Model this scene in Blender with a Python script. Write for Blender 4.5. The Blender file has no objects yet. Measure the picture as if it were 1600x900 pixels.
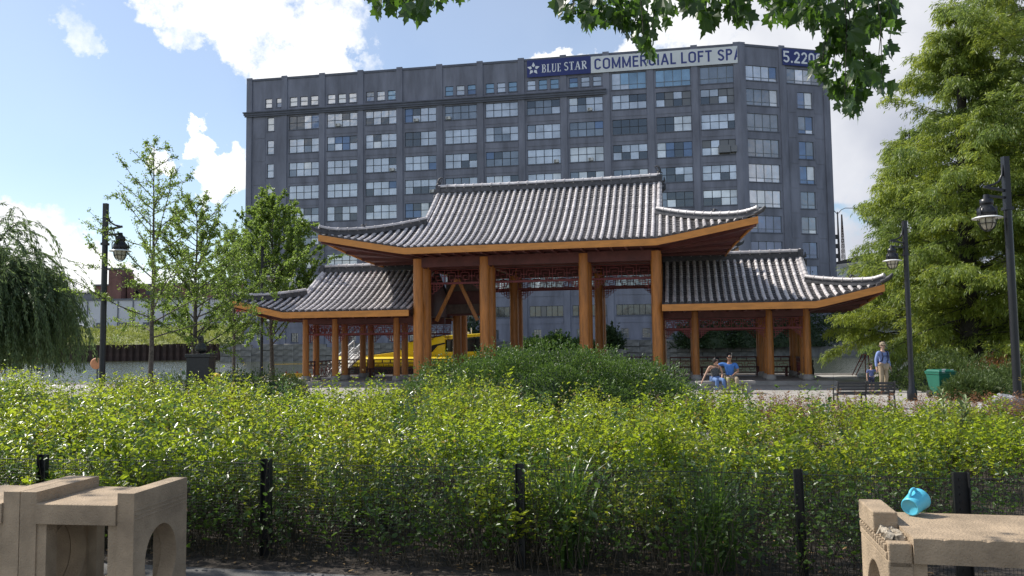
import bpy, bmesh, math, random
import numpy as np
from mathutils import Vector, Matrix
PI=math.pi
sc=bpy.context.scene
C=sc.collection
random.seed(7)
# ------------------------------------------------------------------ camera
EYE=1.87; FPX=1256.0; PITCH=0.0673; ROLL=0.012
cam=bpy.data.cameras.new('camera'); camo=bpy.data.objects.new('camera',cam); C.objects.link(camo)
cam.sensor_width=36; cam.lens=36*FPX/1600; cam.clip_end=9000; cam.clip_start=.05
camo.matrix_world=Matrix.Translation((0,0,EYE))@Matrix.Rotation(PI/2+PITCH,4,'X')@Matrix.Rotation(-ROLL,4,'Z')
sc.camera=camo
# ------------------------------------------------------------------ light
SUN_AZ=math.radians(-64); SUN_EL=math.radians(47)
sd=Vector((math.sin(SUN_AZ)*math.cos(SUN_EL),math.cos(SUN_AZ)*math.cos(SUN_EL),math.sin(SUN_EL)))
sun=bpy.data.lights.new('sun','SUN'); sun.energy=4.6; sun.angle=math.radians(.53); sun.color=(1,.95,.86)
suno=bpy.data.objects.new('sun',sun); C.objects.link(suno); suno.rotation_euler=sd.to_track_quat('Z','Y').to_euler()
suno.location=(-20,10,30)
sc.view_settings.view_transform='Standard'; sc.view_settings.look='None'; sc.view_settings.gamma=1
sc.view_settings.exposure=0.32
sc.view_settings.use_curve_mapping=False
sc.cycles.max_bounces=8; sc.cycles.transparent_max_bounces=8

def ray(x,y):
    dx,dy=x-800,y-450;c,s=math.cos(ROLL),math.sin(ROLL)
    x0=dx*c-dy*s;y0=dx*s+dy*c
    X=x0/FPX;u=-y0/FPX
    return Vector((X,math.cos(PITCH)-u*math.sin(PITCH),math.sin(PITCH)+u*math.cos(PITCH)))
def at(x,y,Y):
    d=ray(x,y); return Vector((0,0,EYE))+d*(Y/d.y)
def hit(x,y,z):
    d=ray(x,y); return Vector((0,0,EYE))+d*((z-EYE)/d.z)

# ------------------------------------------------------------------ world: sky with clouds
w=bpy.data.worlds.new('World'); sc.world=w; w.use_nodes=True
nt=w.node_tree; nt.nodes.clear()
def nd(nt,t,**k):
    n=nt.nodes.new(t)
    for a,b in k.items(): setattr(n,a,b)
    return n
def mth(nt,op,a,b=None,c=None,clamp=False):
    n=nd(nt,'ShaderNodeMath',operation=op); n.use_clamp=clamp
    for i,v in enumerate((a,b,c)):
        if v is None: continue
        if isinstance(v,(int,float)): n.inputs[i].default_value=v
        else: nt.links.new(v,n.inputs[i])
    return n.outputs[0]
def build_world():
    L=nt.links.new
    sky=nd(nt,'ShaderNodeTexSky',sky_type='NISHITA'); sky.sun_disc=False
    sky.sun_elevation=SUN_EL; sky.sun_rotation=SUN_AZ; sky.air_density=1.0; sky.dust_density=.6; sky.ozone_density=2.2
    bg=nd(nt,'ShaderNodeBackground'); bg.inputs[1].default_value=.122
    L(sky.outputs[0],bg.inputs[0])
    tc=nd(nt,'ShaderNodeTexCoord'); v=tc.outputs['Generated']
    sep=nd(nt,'ShaderNodeSeparateXYZ'); L(v,sep.inputs[0])
    # distort direction with noise so that cloud outlines are ragged
    n1=nd(nt,'ShaderNodeTexNoise'); n1.inputs['Scale'].default_value=9; n1.inputs['Detail'].default_value=8; n1.inputs['Roughness'].default_value=.62
    L(v,n1.inputs['Vector'])
    sub=nd(nt,'ShaderNodeVectorMath',operation='SUBTRACT'); L(n1.outputs['Color'],sub.inputs[0]); sub.inputs[1].default_value=(.5,.5,.5)
    sc_=nd(nt,'ShaderNodeVectorMath',operation='SCALE'); L(sub.outputs[0],sc_.inputs[0]); sc_.inputs['Scale'].default_value=.17
    ad=nd(nt,'ShaderNodeVectorMath',operation='ADD'); L(v,ad.inputs[0]); L(sc_.outputs[0],ad.inputs[1])
    nrm=nd(nt,'ShaderNodeVectorMath',operation='NORMALIZE'); L(ad.outputs[0],nrm.inputs[0])
    blobs=[(440,55,62,1),(500,85,42,1),(390,60,48,1),(370,-10,60,1),(300,-15,45,1),(250,-25,40,1),(470,10,60,1),(540,10,40,.8),(425,95,38,1),(350,35,30,.9),(510,60,30,1),
      (288,58,22,.75),(575,82,18,.65),(262,243,16,.9),(325,225,20,1),(345,262,26,1),(375,285,30,1),(330,285,18,.8),(366,300,26,1),
      (15,350,34,1),(55,395,50,1),(110,420,46,1),(20,420,60,1),(160,445,36,1),(90,470,60,1),(330,440,40,.45),(250,480,50,.8),
      (880,92,28,1),(930,92,22,1),(845,102,18,.8),(980,105,30,.9),(800,120,20,.5),
      (1070,40,55,1),(1140,20,70,1),(1230,60,90,1),(1340,60,110,1),(1460,60,100,1),(1400,180,90,1),(1320,190,60,.9),(1480,170,80,1),(1560,100,120,1),(1380,260,60,.9),(1010,-20,50,1),
      (1370,375,34,1),(1410,330,50,.85),(1330,400,50,.8),(1500,330,110,1),(1200,-80,120,1),(1400,-100,150,1),(90,40,26,.45),(130,50,16,.4)]
    acc=None
    for x,y,r,wt in blobs:
        d=ray(x,y).normalized(); ang=r*1.25/FPX
        dn=nd(nt,'ShaderNodeVectorMath',operation='DOT_PRODUCT'); L(nrm.outputs[0],dn.inputs[0]); dn.inputs[1].default_value=d
        mr=nd(nt,'ShaderNodeMapRange',interpolation_type='SMOOTHSTEP'); L(dn.outputs['Value'],mr.inputs[0])
        mr.inputs[1].default_value=math.cos(ang*1.25); mr.inputs[2].default_value=math.cos(ang*.55); mr.inputs[3].default_value=0; mr.inputs[4].default_value=wt
        acc=mr.outputs[0] if acc is None else mth(nt,'MAXIMUM',acc,mr.outputs[0])
    # general cloud field over the rest of the sky (same kind of scattered cumulus)
    n2=nd(nt,'ShaderNodeTexNoise'); n2.inputs['Scale'].default_value=2.3; n2.inputs['Detail'].default_value=8; n2.inputs['Roughness'].default_value=.58
    mp=nd(nt,'ShaderNodeMapping'); mp.inputs['Scale'].default_value=(1,1,1.9); mp.inputs['Location'].default_value=(3.1,0.4,1.7); L(v,mp.inputs[0]); L(mp.outputs[0],n2.inputs['Vector'])
    g=nd(nt,'ShaderNodeMapRange',interpolation_type='SMOOTHSTEP'); L(n2.outputs['Fac'],g.inputs[0]); g.inputs[1].default_value=.5; g.inputs[2].default_value=.62
    away=nd(nt,'ShaderNodeMapRange',interpolation_type='SMOOTHSTEP')   # keep the field out of the photographed part, whose clouds are listed above
    dn=nd(nt,'ShaderNodeVectorMath',operation='DOT_PRODUCT'); L(v,dn.inputs[0]); dn.inputs[1].default_value=ray(800,400).normalized(); L(dn.outputs['Value'],away.inputs[0])
    away.inputs[1].default_value=math.cos(math.radians(48)); away.inputs[2].default_value=math.cos(math.radians(36)); away.inputs[3].default_value=1; away.inputs[4].default_value=0
    gen=mth(nt,'MULTIPLY',g.outputs[0],away.outputs[0])
    dens=mth(nt,'MAXIMUM',acc,gen,clamp=True)
    # break density up
    n3=nd(nt,'ShaderNodeTexNoise'); n3.inputs['Scale'].default_value=15; n3.inputs['Detail'].default_value=9; n3.inputs['Roughness'].default_value=.68; L(v,n3.inputs['Vector'])
    k=mth(nt,'MULTIPLY_ADD',n3.outputs['Fac'],1.7,-.92)
    dens2=mth(nt,'ADD',dens,mth(nt,'MULTIPLY',k,mth(nt,'MULTIPLY',dens,1.6)),clamp=True)
    n4_=nd(nt,'ShaderNodeTexNoise'); n4_.inputs['Scale'].default_value=1.6; n4_.inputs['Detail'].default_value=3; L(v,n4_.inputs['Vector'])
    dm=nd(nt,'ShaderNodeMapRange',interpolation_type='SMOOTHSTEP'); L(dens2,dm.inputs[0]); dm.inputs[1].default_value=.12; dm.inputs[2].default_value=.85
    veil=nd(nt,'ShaderNodeMapRange'); L(n4_.outputs['Fac'],veil.inputs[0]); veil.inputs[1].default_value=.3; veil.inputs[2].default_value=.7; veil.inputs[3].default_value=.03; veil.inputs[4].default_value=.17
    dmx=mth(nt,'MAXIMUM',dm.outputs[0],veil.outputs[0])
    # cloud shading: thick clouds grey from below, brighter near the sun side
    n4=nd(nt,'ShaderNodeTexNoise'); n4.inputs['Scale'].default_value=5.5; n4.inputs['Detail'].default_value=5; L(v,n4.inputs['Vector'])
    side=nd(nt,'ShaderNodeMapRange'); L(sep.outputs[0],side.inputs[0]); side.inputs[1].default_value=.12; side.inputs[2].default_value=.5; side.inputs[3].default_value=.0; side.inputs[4].default_value=.60
    sh=mth(nt,'ADD',mth(nt,'MULTIPLY_ADD',n4.outputs['Fac'],1.1,-.42),side.outputs[0],clamp=True)
    cr=nd(nt,'ShaderNodeValToRGB'); L(sh,cr.inputs[0])
    cr.color_ramp.elements[0].position=.12; cr.color_ramp.elements[0].color=(1.0,1.0,1.0,1)
    cr.color_ramp.elements[1].position=.85; cr.color_ramp.elements[1].color=(.40,.43,.52,1)
    bc=nd(nt,'ShaderNodeBackground'); L(cr.outputs[0],bc.inputs[0]); bc.inputs[1].default_value=.98
    mx=nd(nt,'ShaderNodeMixShader'); L(dmx,mx.inputs[0]); L(bg.outputs[0],mx.inputs[1]); L(bc.outputs[0],mx.inputs[2])
    out=nd(nt,'ShaderNodeOutputWorld'); L(mx.outputs[0],out.inputs[0])
build_world()

# ------------------------------------------------------------------ materials
M={}
def mat(name,col,rough=.7,metal=0,var=.12,vscale=6,bump=0,bscale=40,spec=.5,coords='Object',coat=0,col2=None,stretch=None):
    m=bpy.data.materials.new(name); m.use_nodes=True; n=m.node_tree; b=n.nodes['Principled BSDF']
    b.inputs['Roughness'].default_value=rough; b.inputs['Metallic'].default_value=metal; b.inputs['Specular IOR Level'].default_value=spec
    b.inputs['Coat Weight'].default_value=coat
    tc=n.nodes.new('ShaderNodeTexCoord')
    no=n.nodes.new('ShaderNodeTexNoise'); no.inputs['Scale'].default_value=vscale; no.inputs['Detail'].default_value=6; no.inputs['Roughness'].default_value=.6
    if stretch:
        mp=n.nodes.new('ShaderNodeMapping'); mp.inputs['Scale'].default_value=stretch; n.links.new(tc.outputs[coords],mp.inputs[0]); n.links.new(mp.outputs[0],no.inputs['Vector'])
    else: n.links.new(tc.outputs[coords],no.inputs['Vector'])
    r=n.nodes.new('ShaderNodeValToRGB'); n.links.new(no.outputs['Fac'],r.inputs[0])
    c2=col2 or tuple(c*(1-var*1.6) for c in col); c1=tuple(min(1,c*(1+var)) for c in col)
    r.color_ramp.elements[0].position=.32; r.color_ramp.elements[0].color=(*c2,1)
    r.color_ramp.elements[1].position=.68; r.color_ramp.elements[1].color=(*c1,1)
    n.links.new(r.outputs[0],b.inputs['Base Color'])
    if bump:
        nb=n.nodes.new('ShaderNodeTexNoise'); nb.inputs['Scale'].default_value=bscale; nb.inputs['Detail'].default_value=5
        n.links.new(tc.outputs[coords],nb.inputs['Vector'])
        bu=n.nodes.new('ShaderNodeBump'); bu.inputs['Strength'].default_value=bump; bu.inputs['Distance'].default_value=.02
        n.links.new(nb.outputs['Fac'],bu.inputs['Height']); n.links.new(bu.outputs[0],b.inputs['Normal'])
    if name.startswith(('tile_','glass_','column_','rust_')):
        oi=n.nodes.new('ShaderNodeObjectInfo'); mr=n.nodes.new('ShaderNodeMapRange'); mr.inputs[3].default_value=.74 if name!='column_orange' else .88; mr.inputs[4].default_value=1.12; n.links.new(oi.outputs['Random'],mr.inputs[0])
        hv=n.nodes.new('ShaderNodeHueSaturation'); n.links.new(mr.outputs[0],hv.inputs['Value']); n.links.new(r.outputs[0],hv.inputs['Color']); n.links.new(hv.outputs[0],b.inputs['Base Color'])
    M[name]=m; return m
def leafmat(name,ca,cb,tr=(.3,.5,.06),tmix=.4,rough=.42,spec=.5,patch=.0,pc=None,ps=1.2):
    m=bpy.data.materials.new(name); m.use_nodes=True; n=m.node_tree; b=n.nodes['Principled BSDF']; L=n.links.new
    b.inputs['Roughness'].default_value=rough; b.inputs['Specular IOR Level'].default_value=spec
    g=n.nodes.new('ShaderNodeNewGeometry')
    r=n.nodes.new('ShaderNodeValToRGB'); L(g.outputs['Random Per Island'],r.inputs[0])
    r.color_ramp.elements[0].color=(*ca,1); r.color_ramp.elements[1].color=(*cb,1)
    col=r.outputs[0]
    t=n.nodes.new('ShaderNodeBsdfTranslucent')
    hs=n.nodes.new('ShaderNodeMixRGB'); hs.blend_type='MIX'; hs.inputs[0].default_value=.7; L(col,hs.inputs[1]); hs.inputs[2].default_value=(*tr,1)
    if patch:
        tc=n.nodes.new('ShaderNodeTexCoord'); no=n.nodes.new('ShaderNodeTexNoise'); no.inputs['Scale'].default_value=ps; no.inputs['Detail'].default_value=2; L(tc.outputs['Object'],no.inputs['Vector'])
        mr=n.nodes.new('ShaderNodeMapRange'); L(no.outputs['Fac'],mr.inputs[0]); mr.inputs[1].default_value=.4; mr.inputs[2].default_value=.62; mr.inputs[4].default_value=patch
        mx=n.nodes.new('ShaderNodeMixRGB'); L(mr.outputs[0],mx.inputs[0]); L(col,mx.inputs[1]); mx.inputs[2].default_value=(*pc,1); col=mx.outputs[0]
        L(col,hs.inputs[1])
        m2=n.nodes.new('ShaderNodeMixRGB'); L(mr.outputs[0],m2.inputs[0]); L(hs.outputs[0],m2.inputs[1]); m2.inputs[2].default_value=(*[min(1,c*2.6) for c in pc],1)
        L(m2.outputs[0],t.inputs[0])
    else: L(hs.outputs[0],t.inputs[0])
    L(col,b.inputs['Base Color'])
    s=n.nodes.new('ShaderNodeMixShader'); s.inputs[0].default_value=tmix
    L(b.outputs[0],s.inputs[1]); L(t.outputs[0],s.inputs[2]); L(s.outputs[0],n.nodes['Material Output'].inputs[0])
    M[name]=m; return m

mat('wall_paint',(.205,.215,.265),.85,var=.20,vscale=.55,bump=.35,bscale=9,stretch=(1,1,.22))
mat('cornice_paint',(.125,.135,.17),.85,var=.12,vscale=.6)
mat('dark_frame',(.02,.022,.028),.5)
mat('grey_frame',(.16,.18,.2),.5)
def glass(name,col,rough,metal,bump=.15):
    m=mat(name,col,rough,metal,var=.16,vscale=.35,spec=1,coords='Object')
    n=m.node_tree; b=n.nodes['Principled BSDF']; b.inputs['IOR'].default_value=1.7
    nb=n.nodes.new('ShaderNodeTexNoise'); nb.inputs['Scale'].default_value=.9; nb.inputs['Detail'].default_value=1
    g=n.nodes.new('ShaderNodeNewGeometry'); n.links.new(g.outputs['Position'],nb.inputs['Vector'])
    bu=n.nodes.new('ShaderNodeBump'); bu.inputs['Strength'].default_value=bump; bu.inputs['Distance'].default_value=.12
    n.links.new(nb.outputs['Fac'],bu.inputs['Height']); n.links.new(bu.outputs[0],b.inputs['Normal'])
    n.links.new(g.outputs['Position'],[x for x in n.nodes if x.type=='TEX_NOISE'][0].inputs['Vector'])
glass('glass_pale',(.69,.69,.71),.12,.45)  # pale and blue pane tints have the sky reflection put into them
glass('glass_blind',(.80,.80,.80),.2,.3)
glass('glass_grey',(.27,.29,.32),.1,.4)
glass('glass_blue',(.16,.21,.31),.08,.5); glass('glass_sky',(.30,.44,.55),.1,.4)
glass('glass_dark',(.018,.02,.028),.15,0)
glass('glass_brown',(.075,.068,.066),.35,0)
mat('white_plastic',(.6,.6,.58),.5)
mat('sign_blue',(.022,.035,.17),.5,var=.05,vscale=.3); mat('sign_white',(.72,.74,.74),.5,var=.05,vscale=.3)
mat('letter_white',(.8,.82,.85),.5,var=.02); mat('letter_blue',(.04,.055,.22),.5,var=.02)
mat('tile_cover',(.62,.58,.57),.32,var=.3,vscale=3.5,bump=.3,bscale=25,spec=.7,col2=(.42,.385,.385))  # covers and ridge caps paled: sunlit brightness put into the base colour
mat('tile_pan',(.105,.098,.10),.55,var=.35,vscale=4,bump=.3,bscale=22)  # darkened: shade of the gaps between covers put into the colour
mat('tile_dark',(.075,.075,.085),.6,var=.3,vscale=6,bump=.3,bscale=30)
mat('fascia_orange',(.60,.245,.052),.5,var=.12,vscale=3,bump=.12,bscale=30,stretch=(.6,.6,2.5))
mat('column_orange',(.46,.172,.036),.45,var=.2,vscale=6,bump=.25,bscale=30,stretch=(2,2,.22))
mat('red_brown',(.115,.032,.028),.55,var=.2,vscale=3)
mat('red_fret',(.20,.030,.032),.5,var=.15,vscale=3)
mat('timber_grey',(.11,.075,.06),.7,var=.25,vscale=5)
mat('plinth_stone',(.33,.31,.29),.8,var=.15,vscale=2)
mat('concrete',(.40,.30,.20),.85,var=.22,vscale=3.2,bump=.5,bscale=90)
mat('concrete_rough',(.42,.36,.28),.95,var=.4,vscale=22,bump=1,bscale=40)
mat('pavement',(.12,.117,.113),.9,var=.15,vscale=4,bump=.3,bscale=80)
mat('soil',(.040,.030,.022),.95,var=.5,vscale=14,bump=.8,bscale=30)
mat('black_metal',(.012,.013,.017),.35,.0,var=.1,spec=.5)
mat('lamp_white',(.75,.75,.74),.3,var=.03)
mat('lamp_glass',(.5,.46,.36),.15,var=.05,spec=.8)
mat('bark',(.10,.085,.07),.9,var=.35,vscale=14,bump=.8,bscale=30)
mat('bark_dark',(.035,.03,.025),.9,var=.35,vscale=14,bump=.8,bscale=30)
mat('stem_brown',(.07,.055,.035),.8,var=.3,vscale=10)
mat('fence_black',(.012,.013,.014),.45,var=.1)
mat('boat_yellow',(.95,.66,.012),.25,var=.04,coat=.5)
mat('boat_black',(.012,.012,.014),.3); mat('boat_white',(.75,.75,.75),.4)
mat('rust_steel',(.055,.032,.026),.8,var=.45,vscale=.8,bump=.4,bscale=6)
mat('stone_bank',(.22,.215,.20),.9,var=.35,vscale=.8,bump=.6,bscale=4)
mat('warehouse_white',(.62,.64,.66),.7,var=.06,vscale=.1); mat('brick_brown',(.20,.10,.08),.85,var=.2,vscale=.4)
mat('roof_grey',(.16,.17,.19),.8); mat('sign_red',(.6,.03,.03),.5)
mat('bridge_steel',(.42,.45,.48),.6,var=.15,vscale=.5); mat('bridge_dark',(.03,.03,.032),.7)
mat('pale_wall',(.40,.39,.36),.85,var=.15,vscale=.3); mat('cream_rust',(.62,.55,.38),.8,var=.1,vscale=1.2)
mat('skin',(.42,.24,.16),.55,var=.05); mat('skin_tan',(.34,.18,.115),.55,var=.05); mat('skin_pale',(.5,.32,.24),.55,var=.05)
mat('hair_black',(.012,.010,.010),.5,var=.2,vscale=40,bump=.6,bscale=90); mat('hair_brown',(.04,.025,.018),.55,var=.2,vscale=40)
mat('blue_shirt',(.05,.16,.46),.8,var=.15,vscale=6,bump=.3,bscale=12); mat('jeans',(.11,.19,.38),.85,var=.15,vscale=9,bump=.2,bscale=50); mat('khaki',(.36,.29,.20),.85,var=.12,vscale=6)
mat('floral',(.012,.016,.022),.8,col2=(.12,.125,.12),vscale=30,var=.02); mat('white_cloth',(.7,.7,.7),.8)
mat('pale_blue_shirt',(.20,.27,.52),.8,var=.1,vscale=5,bump=.3,bscale=12); mat('navy',(.015,.02,.06),.7); mat('grey_shirt',(.20,.22,.27),.85); mat('yellow_cap',(.75,.40,.02),.7)
mat('child_shirt',(.10,.13,.30),.8,var=.3,vscale=9)
mat('bronze',(.05,.055,.05),.35,.6,var=.3,vscale=8); mat('dark_granite',(.035,.035,.04),.35,var=.2,vscale=30)
mat('bin_green',(.012,.13,.085),.4,var=.06,vscale=3); mat('life_ring',(.50,.22,.10),.6)
mat('rock_grey',(.33,.33,.34),.85,var=.3,vscale=5,bump=.8,bscale=18)
mat('bench_dark',(.035,.035,.038),.6); mat('dock_yellow',(.7,.45,.03),.6); mat('rail_red',(.30,.04,.03),.6)
mat('cup_blue',(.10,.50,.68),.35,var=.03,spec=.5); mat('cup_inside',(.08,.38,.52),.4,var=.03)
mat('car_white',(.7,.7,.7),.25,coat=.5,var=.02); mat('car_grey',(.18,.2,.22),.25,coat=.5); mat('car_glass',(.02,.025,.03),.1); mat('rubber',(.02,.02,.02),.8)
mat('fallen_leaf',(.30,.19,.08),.8,var=.5,vscale=30)
leafmat('hedge_leaf',(.03,.085,.010),(.18,.25,.03),tr=(.60,.76,.035),tmix=.50,rough=.3,spec=.6,patch=.55,pc=(.17,.18,.02),ps=.9)
leafmat('broad_leaf',(.035,.085,.02),(.085,.15,.045),tr=(.26,.42,.08),tmix=.32,rough=.28,spec=.7)
leafmat('dry_leaf',(.20,.17,.03),(.33,.22,.05),tr=(.5,.42,.08),tmix=.35)
leafmat('hedge_shade_leaf',(.03,.07,.012),(.07,.12,.02),tr=(.2,.36,.04),tmix=.3,rough=.4)  # darker copy of the hedge leaf, self-shade put into its colour
leafmat('spirea_leaf',(.025,.065,.015),(.08,.145,.03),tr=(.22,.36,.06),tmix=.28,rough=.45)
leafmat('tip_leaf',(.14,.06,.03),(.30,.13,.06),tr=(.45,.25,.1),tmix=.35)
leafmat('young_leaf',(.075,.14,.025),(.15,.22,.045),tr=(.40,.56,.09),tmix=.46,rough=.4)
leafmat('cypress_leaf',(.09,.145,.022),(.25,.31,.045),tr=(.60,.68,.09),tmix=.44,rough=.5,patch=.5,pc=(.05,.10,.035),ps=.3)
leafmat('willow_leaf',(.07,.12,.05),(.15,.20,.08),tr=(.32,.45,.16),tmix=.38,rough=.4)
leafmat('juniper_leaf',(.03,.065,.015),(.10,.14,.03),tr=(.2,.3,.06),tmix=.2,rough=.55)
leafmat('rust_leaf',(.14,.05,.02),(.28,.10,.04),tr=(.4,.2,.08),tmix=.3)
leafmat('maple_leaf',(.02,.05,.012),(.045,.09,.018),tr=(.17,.34,.03),tmix=.40,rough=.4)
leafmat('strap_leaf',(.04,.09,.02),(.08,.14,.03),tr=(.2,.36,.05),tmix=.35,rough=.35)
leafmat('bank_leaf',(.14,.18,.03),(.28,.30,.06),tr=(.45,.5,.12),tmix=.3,rough=.6)
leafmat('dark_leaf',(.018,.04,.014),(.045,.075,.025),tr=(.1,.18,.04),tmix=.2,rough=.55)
leafmat('milkweed_leaf',(.16,.22,.09),(.26,.32,.15),tr=(.4,.5,.2),tmix=.35,rough=.5)

# water
def water():
    m=bpy.data.materials.new('river_water'); m.use_nodes=True; n=m.node_tree; b=n.nodes['Principled BSDF']; L=n.links.new
    b.inputs['Base Color'].default_value=(.060,.068,.04,1); b.inputs['Roughness'].default_value=.07; b.inputs['IOR'].default_value=1.33
    g=n.nodes.new('ShaderNodeNewGeometry'); mp=n.nodes.new('ShaderNodeMapping'); L(g.outputs['Position'],mp.inputs[0]); mp.inputs['Scale'].default_value=(.8,1.5,1)
    no=n.nodes.new('ShaderNodeTexNoise'); no.inputs['Scale'].default_value=1.1; no.inputs['Detail'].default_value=5; no.inputs['Roughness'].default_value=.6; L(mp.outputs[0],no.inputs['Vector'])
    bu=n.nodes.new('ShaderNodeBump'); bu.inputs['Strength'].default_value=.35; bu.inputs['Distance'].default_value=.25; L(no.outputs['Fac'],bu.inputs['Height']); L(bu.outputs[0],b.inputs['Normal'])
    M['river_water']=m
water()
def paving():
    m=mat('plaza_paving',(.40,.38,.35),.85,var=.12,vscale=.8); n=m.node_tree; L=n.links.new; b=n.nodes['Principled BSDF']
    g=n.nodes.new('ShaderNodeNewGeometry'); br=n.nodes.new('ShaderNodeTexBrick'); L(g.outputs['Position'],br.inputs['Vector'])
    br.inputs['Scale'].default_value=1; br.inputs['Brick Width'].default_value=.8; br.inputs['Row Height'].default_value=.5; br.inputs['Mortar Size'].default_value=.02
    br.inputs['Color1'].default_value=(1,1,1,1); br.inputs['Color2'].default_value=(.82,.8,.78,1); br.inputs['Mortar'].default_value=(.45,.42,.4,1)
    mx=n.nodes.new('ShaderNodeMixRGB'); mx.blend_type='MULTIPLY'; mx.inputs[0].default_value=1
    r=[x for x in n.nodes if x.type=='VALTORGB'][0]; L(r.outputs[0],mx.inputs[1]); L(br.outputs[0],mx.inputs[2]); L(mx.outputs[0],b.inputs['Base Color'])
paving()

# ------------------------------------------------------------------ helpers
def tag(o,label=None,cat=None,group=None,kind=None):
    if label:o['label']=label
    if cat:o['category']=cat
    if group:o['group']=group
    if kind:o['kind']=kind
    return o
def thing(name,label,cat,loc=(0,0,0),rz=0,group=None):
    o=bpy.data.objects.new(name,None); C.objects.link(o); o.location=loc; o.rotation_euler=(0,0,rz); o.empty_display_size=.2
    return tag(o,label,cat,group)
def linkm(name,me,parent=None,kind=None,loc=None,rz=0):
    o=bpy.data.objects.new(name,me); C.objects.link(o)
    if parent is not None:o.parent=parent
    if loc is not None:o.location=loc
    if rz:o.rotation_euler=(0,0,rz)
    if kind:o['kind']=kind
    return o
class MB:
    def __init__(s): s.v=[];s.f=[];s.m=[];s.sm=[]
    def add(s,vs,fs,mi=0,smooth=False):
        o=len(s.v); s.v+= [tuple(p) for p in vs]
        for f in fs: s.f.append([i+o for i in f]); s.m.append(mi); s.sm.append(smooth)
        return s
    def box(s,c,d,mi=0,R=None):
        x,y,z=[q/2 for q in d]; P=[Vector((a*x,b*y,e*z)) for a in(-1,1) for b in(-1,1) for e in(-1,1)]
        if R is not None:P=[R@p for p in P]
        c=Vector(c)
        return s.add([p+c for p in P],[(0,1,3,2),(4,6,7,5),(0,4,5,1),(2,3,7,6),(0,2,6,4),(1,5,7,3)],mi)
    def b2(s,a,b,mi=0):
        return s.box([(p+q)/2 for p,q in zip(a,b)],[abs(q-p) for p,q in zip(a,b)],mi)
    def bar(s,p,q,w,h,mi=0,up=(0,0,1)):
        p,q=Vector(p),Vector(q);t=(q-p);L=t.length;t.normalize();u=Vector(up);sx=t.cross(u)
        if sx.length<1e-4: sx=t.cross(Vector((0,1,0)))
        sx.normalize();u=sx.cross(t); R=Matrix((sx,t,u)).transposed()
        return s.box((p+q)/2,(w,L,h),mi,R)
    def tube(s,pts,rad,n=8,mi=0,caps=True,smooth=True):
        pts=[Vector(p) for p in pts]; N=len(pts); rad=rad if hasattr(rad,'__len__') else [rad]*N
        vs=[];prev=None
        for i,p in enumerate(pts):
            t=(pts[min(i+1,N-1)]-pts[max(i-1,0)]).normalized()
            if prev is None:
                a=Vector((0,0,1)) if abs(t.z)<.9 else Vector((1,0,0)); u=t.cross(a).normalized()
            else:
                u=(prev-t*prev.dot(t)).normalized()
            prev=u; v=t.cross(u)
            for k in range(n):
                an=2*PI*k/n; vs.append(p+(u*math.cos(an)+v*math.sin(an))*rad[i])
        fs=[(i*n+k,i*n+(k+1)%n,(i+1)*n+(k+1)%n,(i+1)*n+k) for i in range(N-1) for k in range(n)]
        s.add(vs,fs,mi,smooth)
        if caps: s.add(vs[:n],[tuple(range(n))[::-1]],mi); s.add(vs[-n:],[tuple(range(n))],mi)
        return s
    def lathe(s,prof,c=(0,0,0),n=16,mi=0,smooth=True,R=None,ang=None):
        vs=[];c=Vector(c)
        for r,z in prof:
            for k in range(n):
                a=2*PI*k/n; p=Vector((r*math.cos(a),r*math.sin(a),z))
                if R is not None:p=R@p
                vs.append(p+c)
        N=len(prof); fs=[(i*n+k,i*n+(k+1)%n,(i+1)*n+(k+1)%n,(i+1)*n+k) for i in range(N-1) for k in range(n)]
        return s.add(vs,fs,mi,smooth)
    def prism(s,poly,a,b,mi=0,axis='y'):
        # polygon in x-z extruded along y from a to b
        n=len(poly)
        if axis=='y': vs=[(x,a,z) for x,z in poly]+[(x,b,z) for x,z in poly]
        elif axis=='z': vs=[(x,y,a) for x,y in poly]+[(x,y,b) for x,y in poly]
        else: vs=[(a,x,z) for x,z in poly]+[(b,x,z) for x,z in poly]
        fs=[tuple(range(n)),tuple(range(2*n-1,n-1,-1))]+[(i,n+i,n+(i+1)%n,(i+1)%n) for i in range(n)]
        return s.add(vs,fs,mi)
    def mesh(s,name,mats):
        me=bpy.data.meshes.new(name); me.from_pydata(s.v,[],s.f)
        for m in (mats if isinstance(mats,(list,tuple)) else [mats]): me.materials.append(M[m] if isinstance(m,str) else m)
        me.polygons.foreach_set('material_index',s.m); me.polygons.foreach_set('use_smooth',s.sm); 
        bm=bmesh.new(); bm.from_mesh(me); bmesh.ops.recalc_face_normals(bm,faces=bm.faces); bm.to_mesh(me); bm.free()
        return me
    def build(s,name,mats,parent=None,kind=None,loc=None,rz=0):
        return linkm(name,s.mesh(name,mats),parent,kind,loc,rz)
def npmesh(name,V,F,mats,mi=None,smooth=False):
    V=np.asarray(V,np.float32); F=np.asarray(F,np.int32); k=F.shape[1]
    me=bpy.data.meshes.new(name); me.vertices.add(len(V)); me.vertices.foreach_set('co',V.ravel())
    me.loops.add(F.size); me.loops.foreach_set('vertex_index',F.ravel()); me.polygons.add(len(F))
    me.polygons.foreach_set('loop_start',np.arange(0,F.size,k,dtype=np.int32))
    try: me.polygons.foreach_set('loop_total',np.full(len(F),k,np.int32))
    except Exception: pass
    for m in mats: me.materials.append(M[m])
    if mi is not None: me.polygons.foreach_set('material_index',np.asarray(mi,np.int32))
    if smooth: me.polygons.foreach_set('use_smooth',np.ones(len(F),bool))
    me.update(calc_edges=True); return me
rng=np.random.default_rng(11)
def unit(a): return a/np.maximum(np.linalg.norm(a,axis=1,keepdims=True),1e-9)
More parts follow.
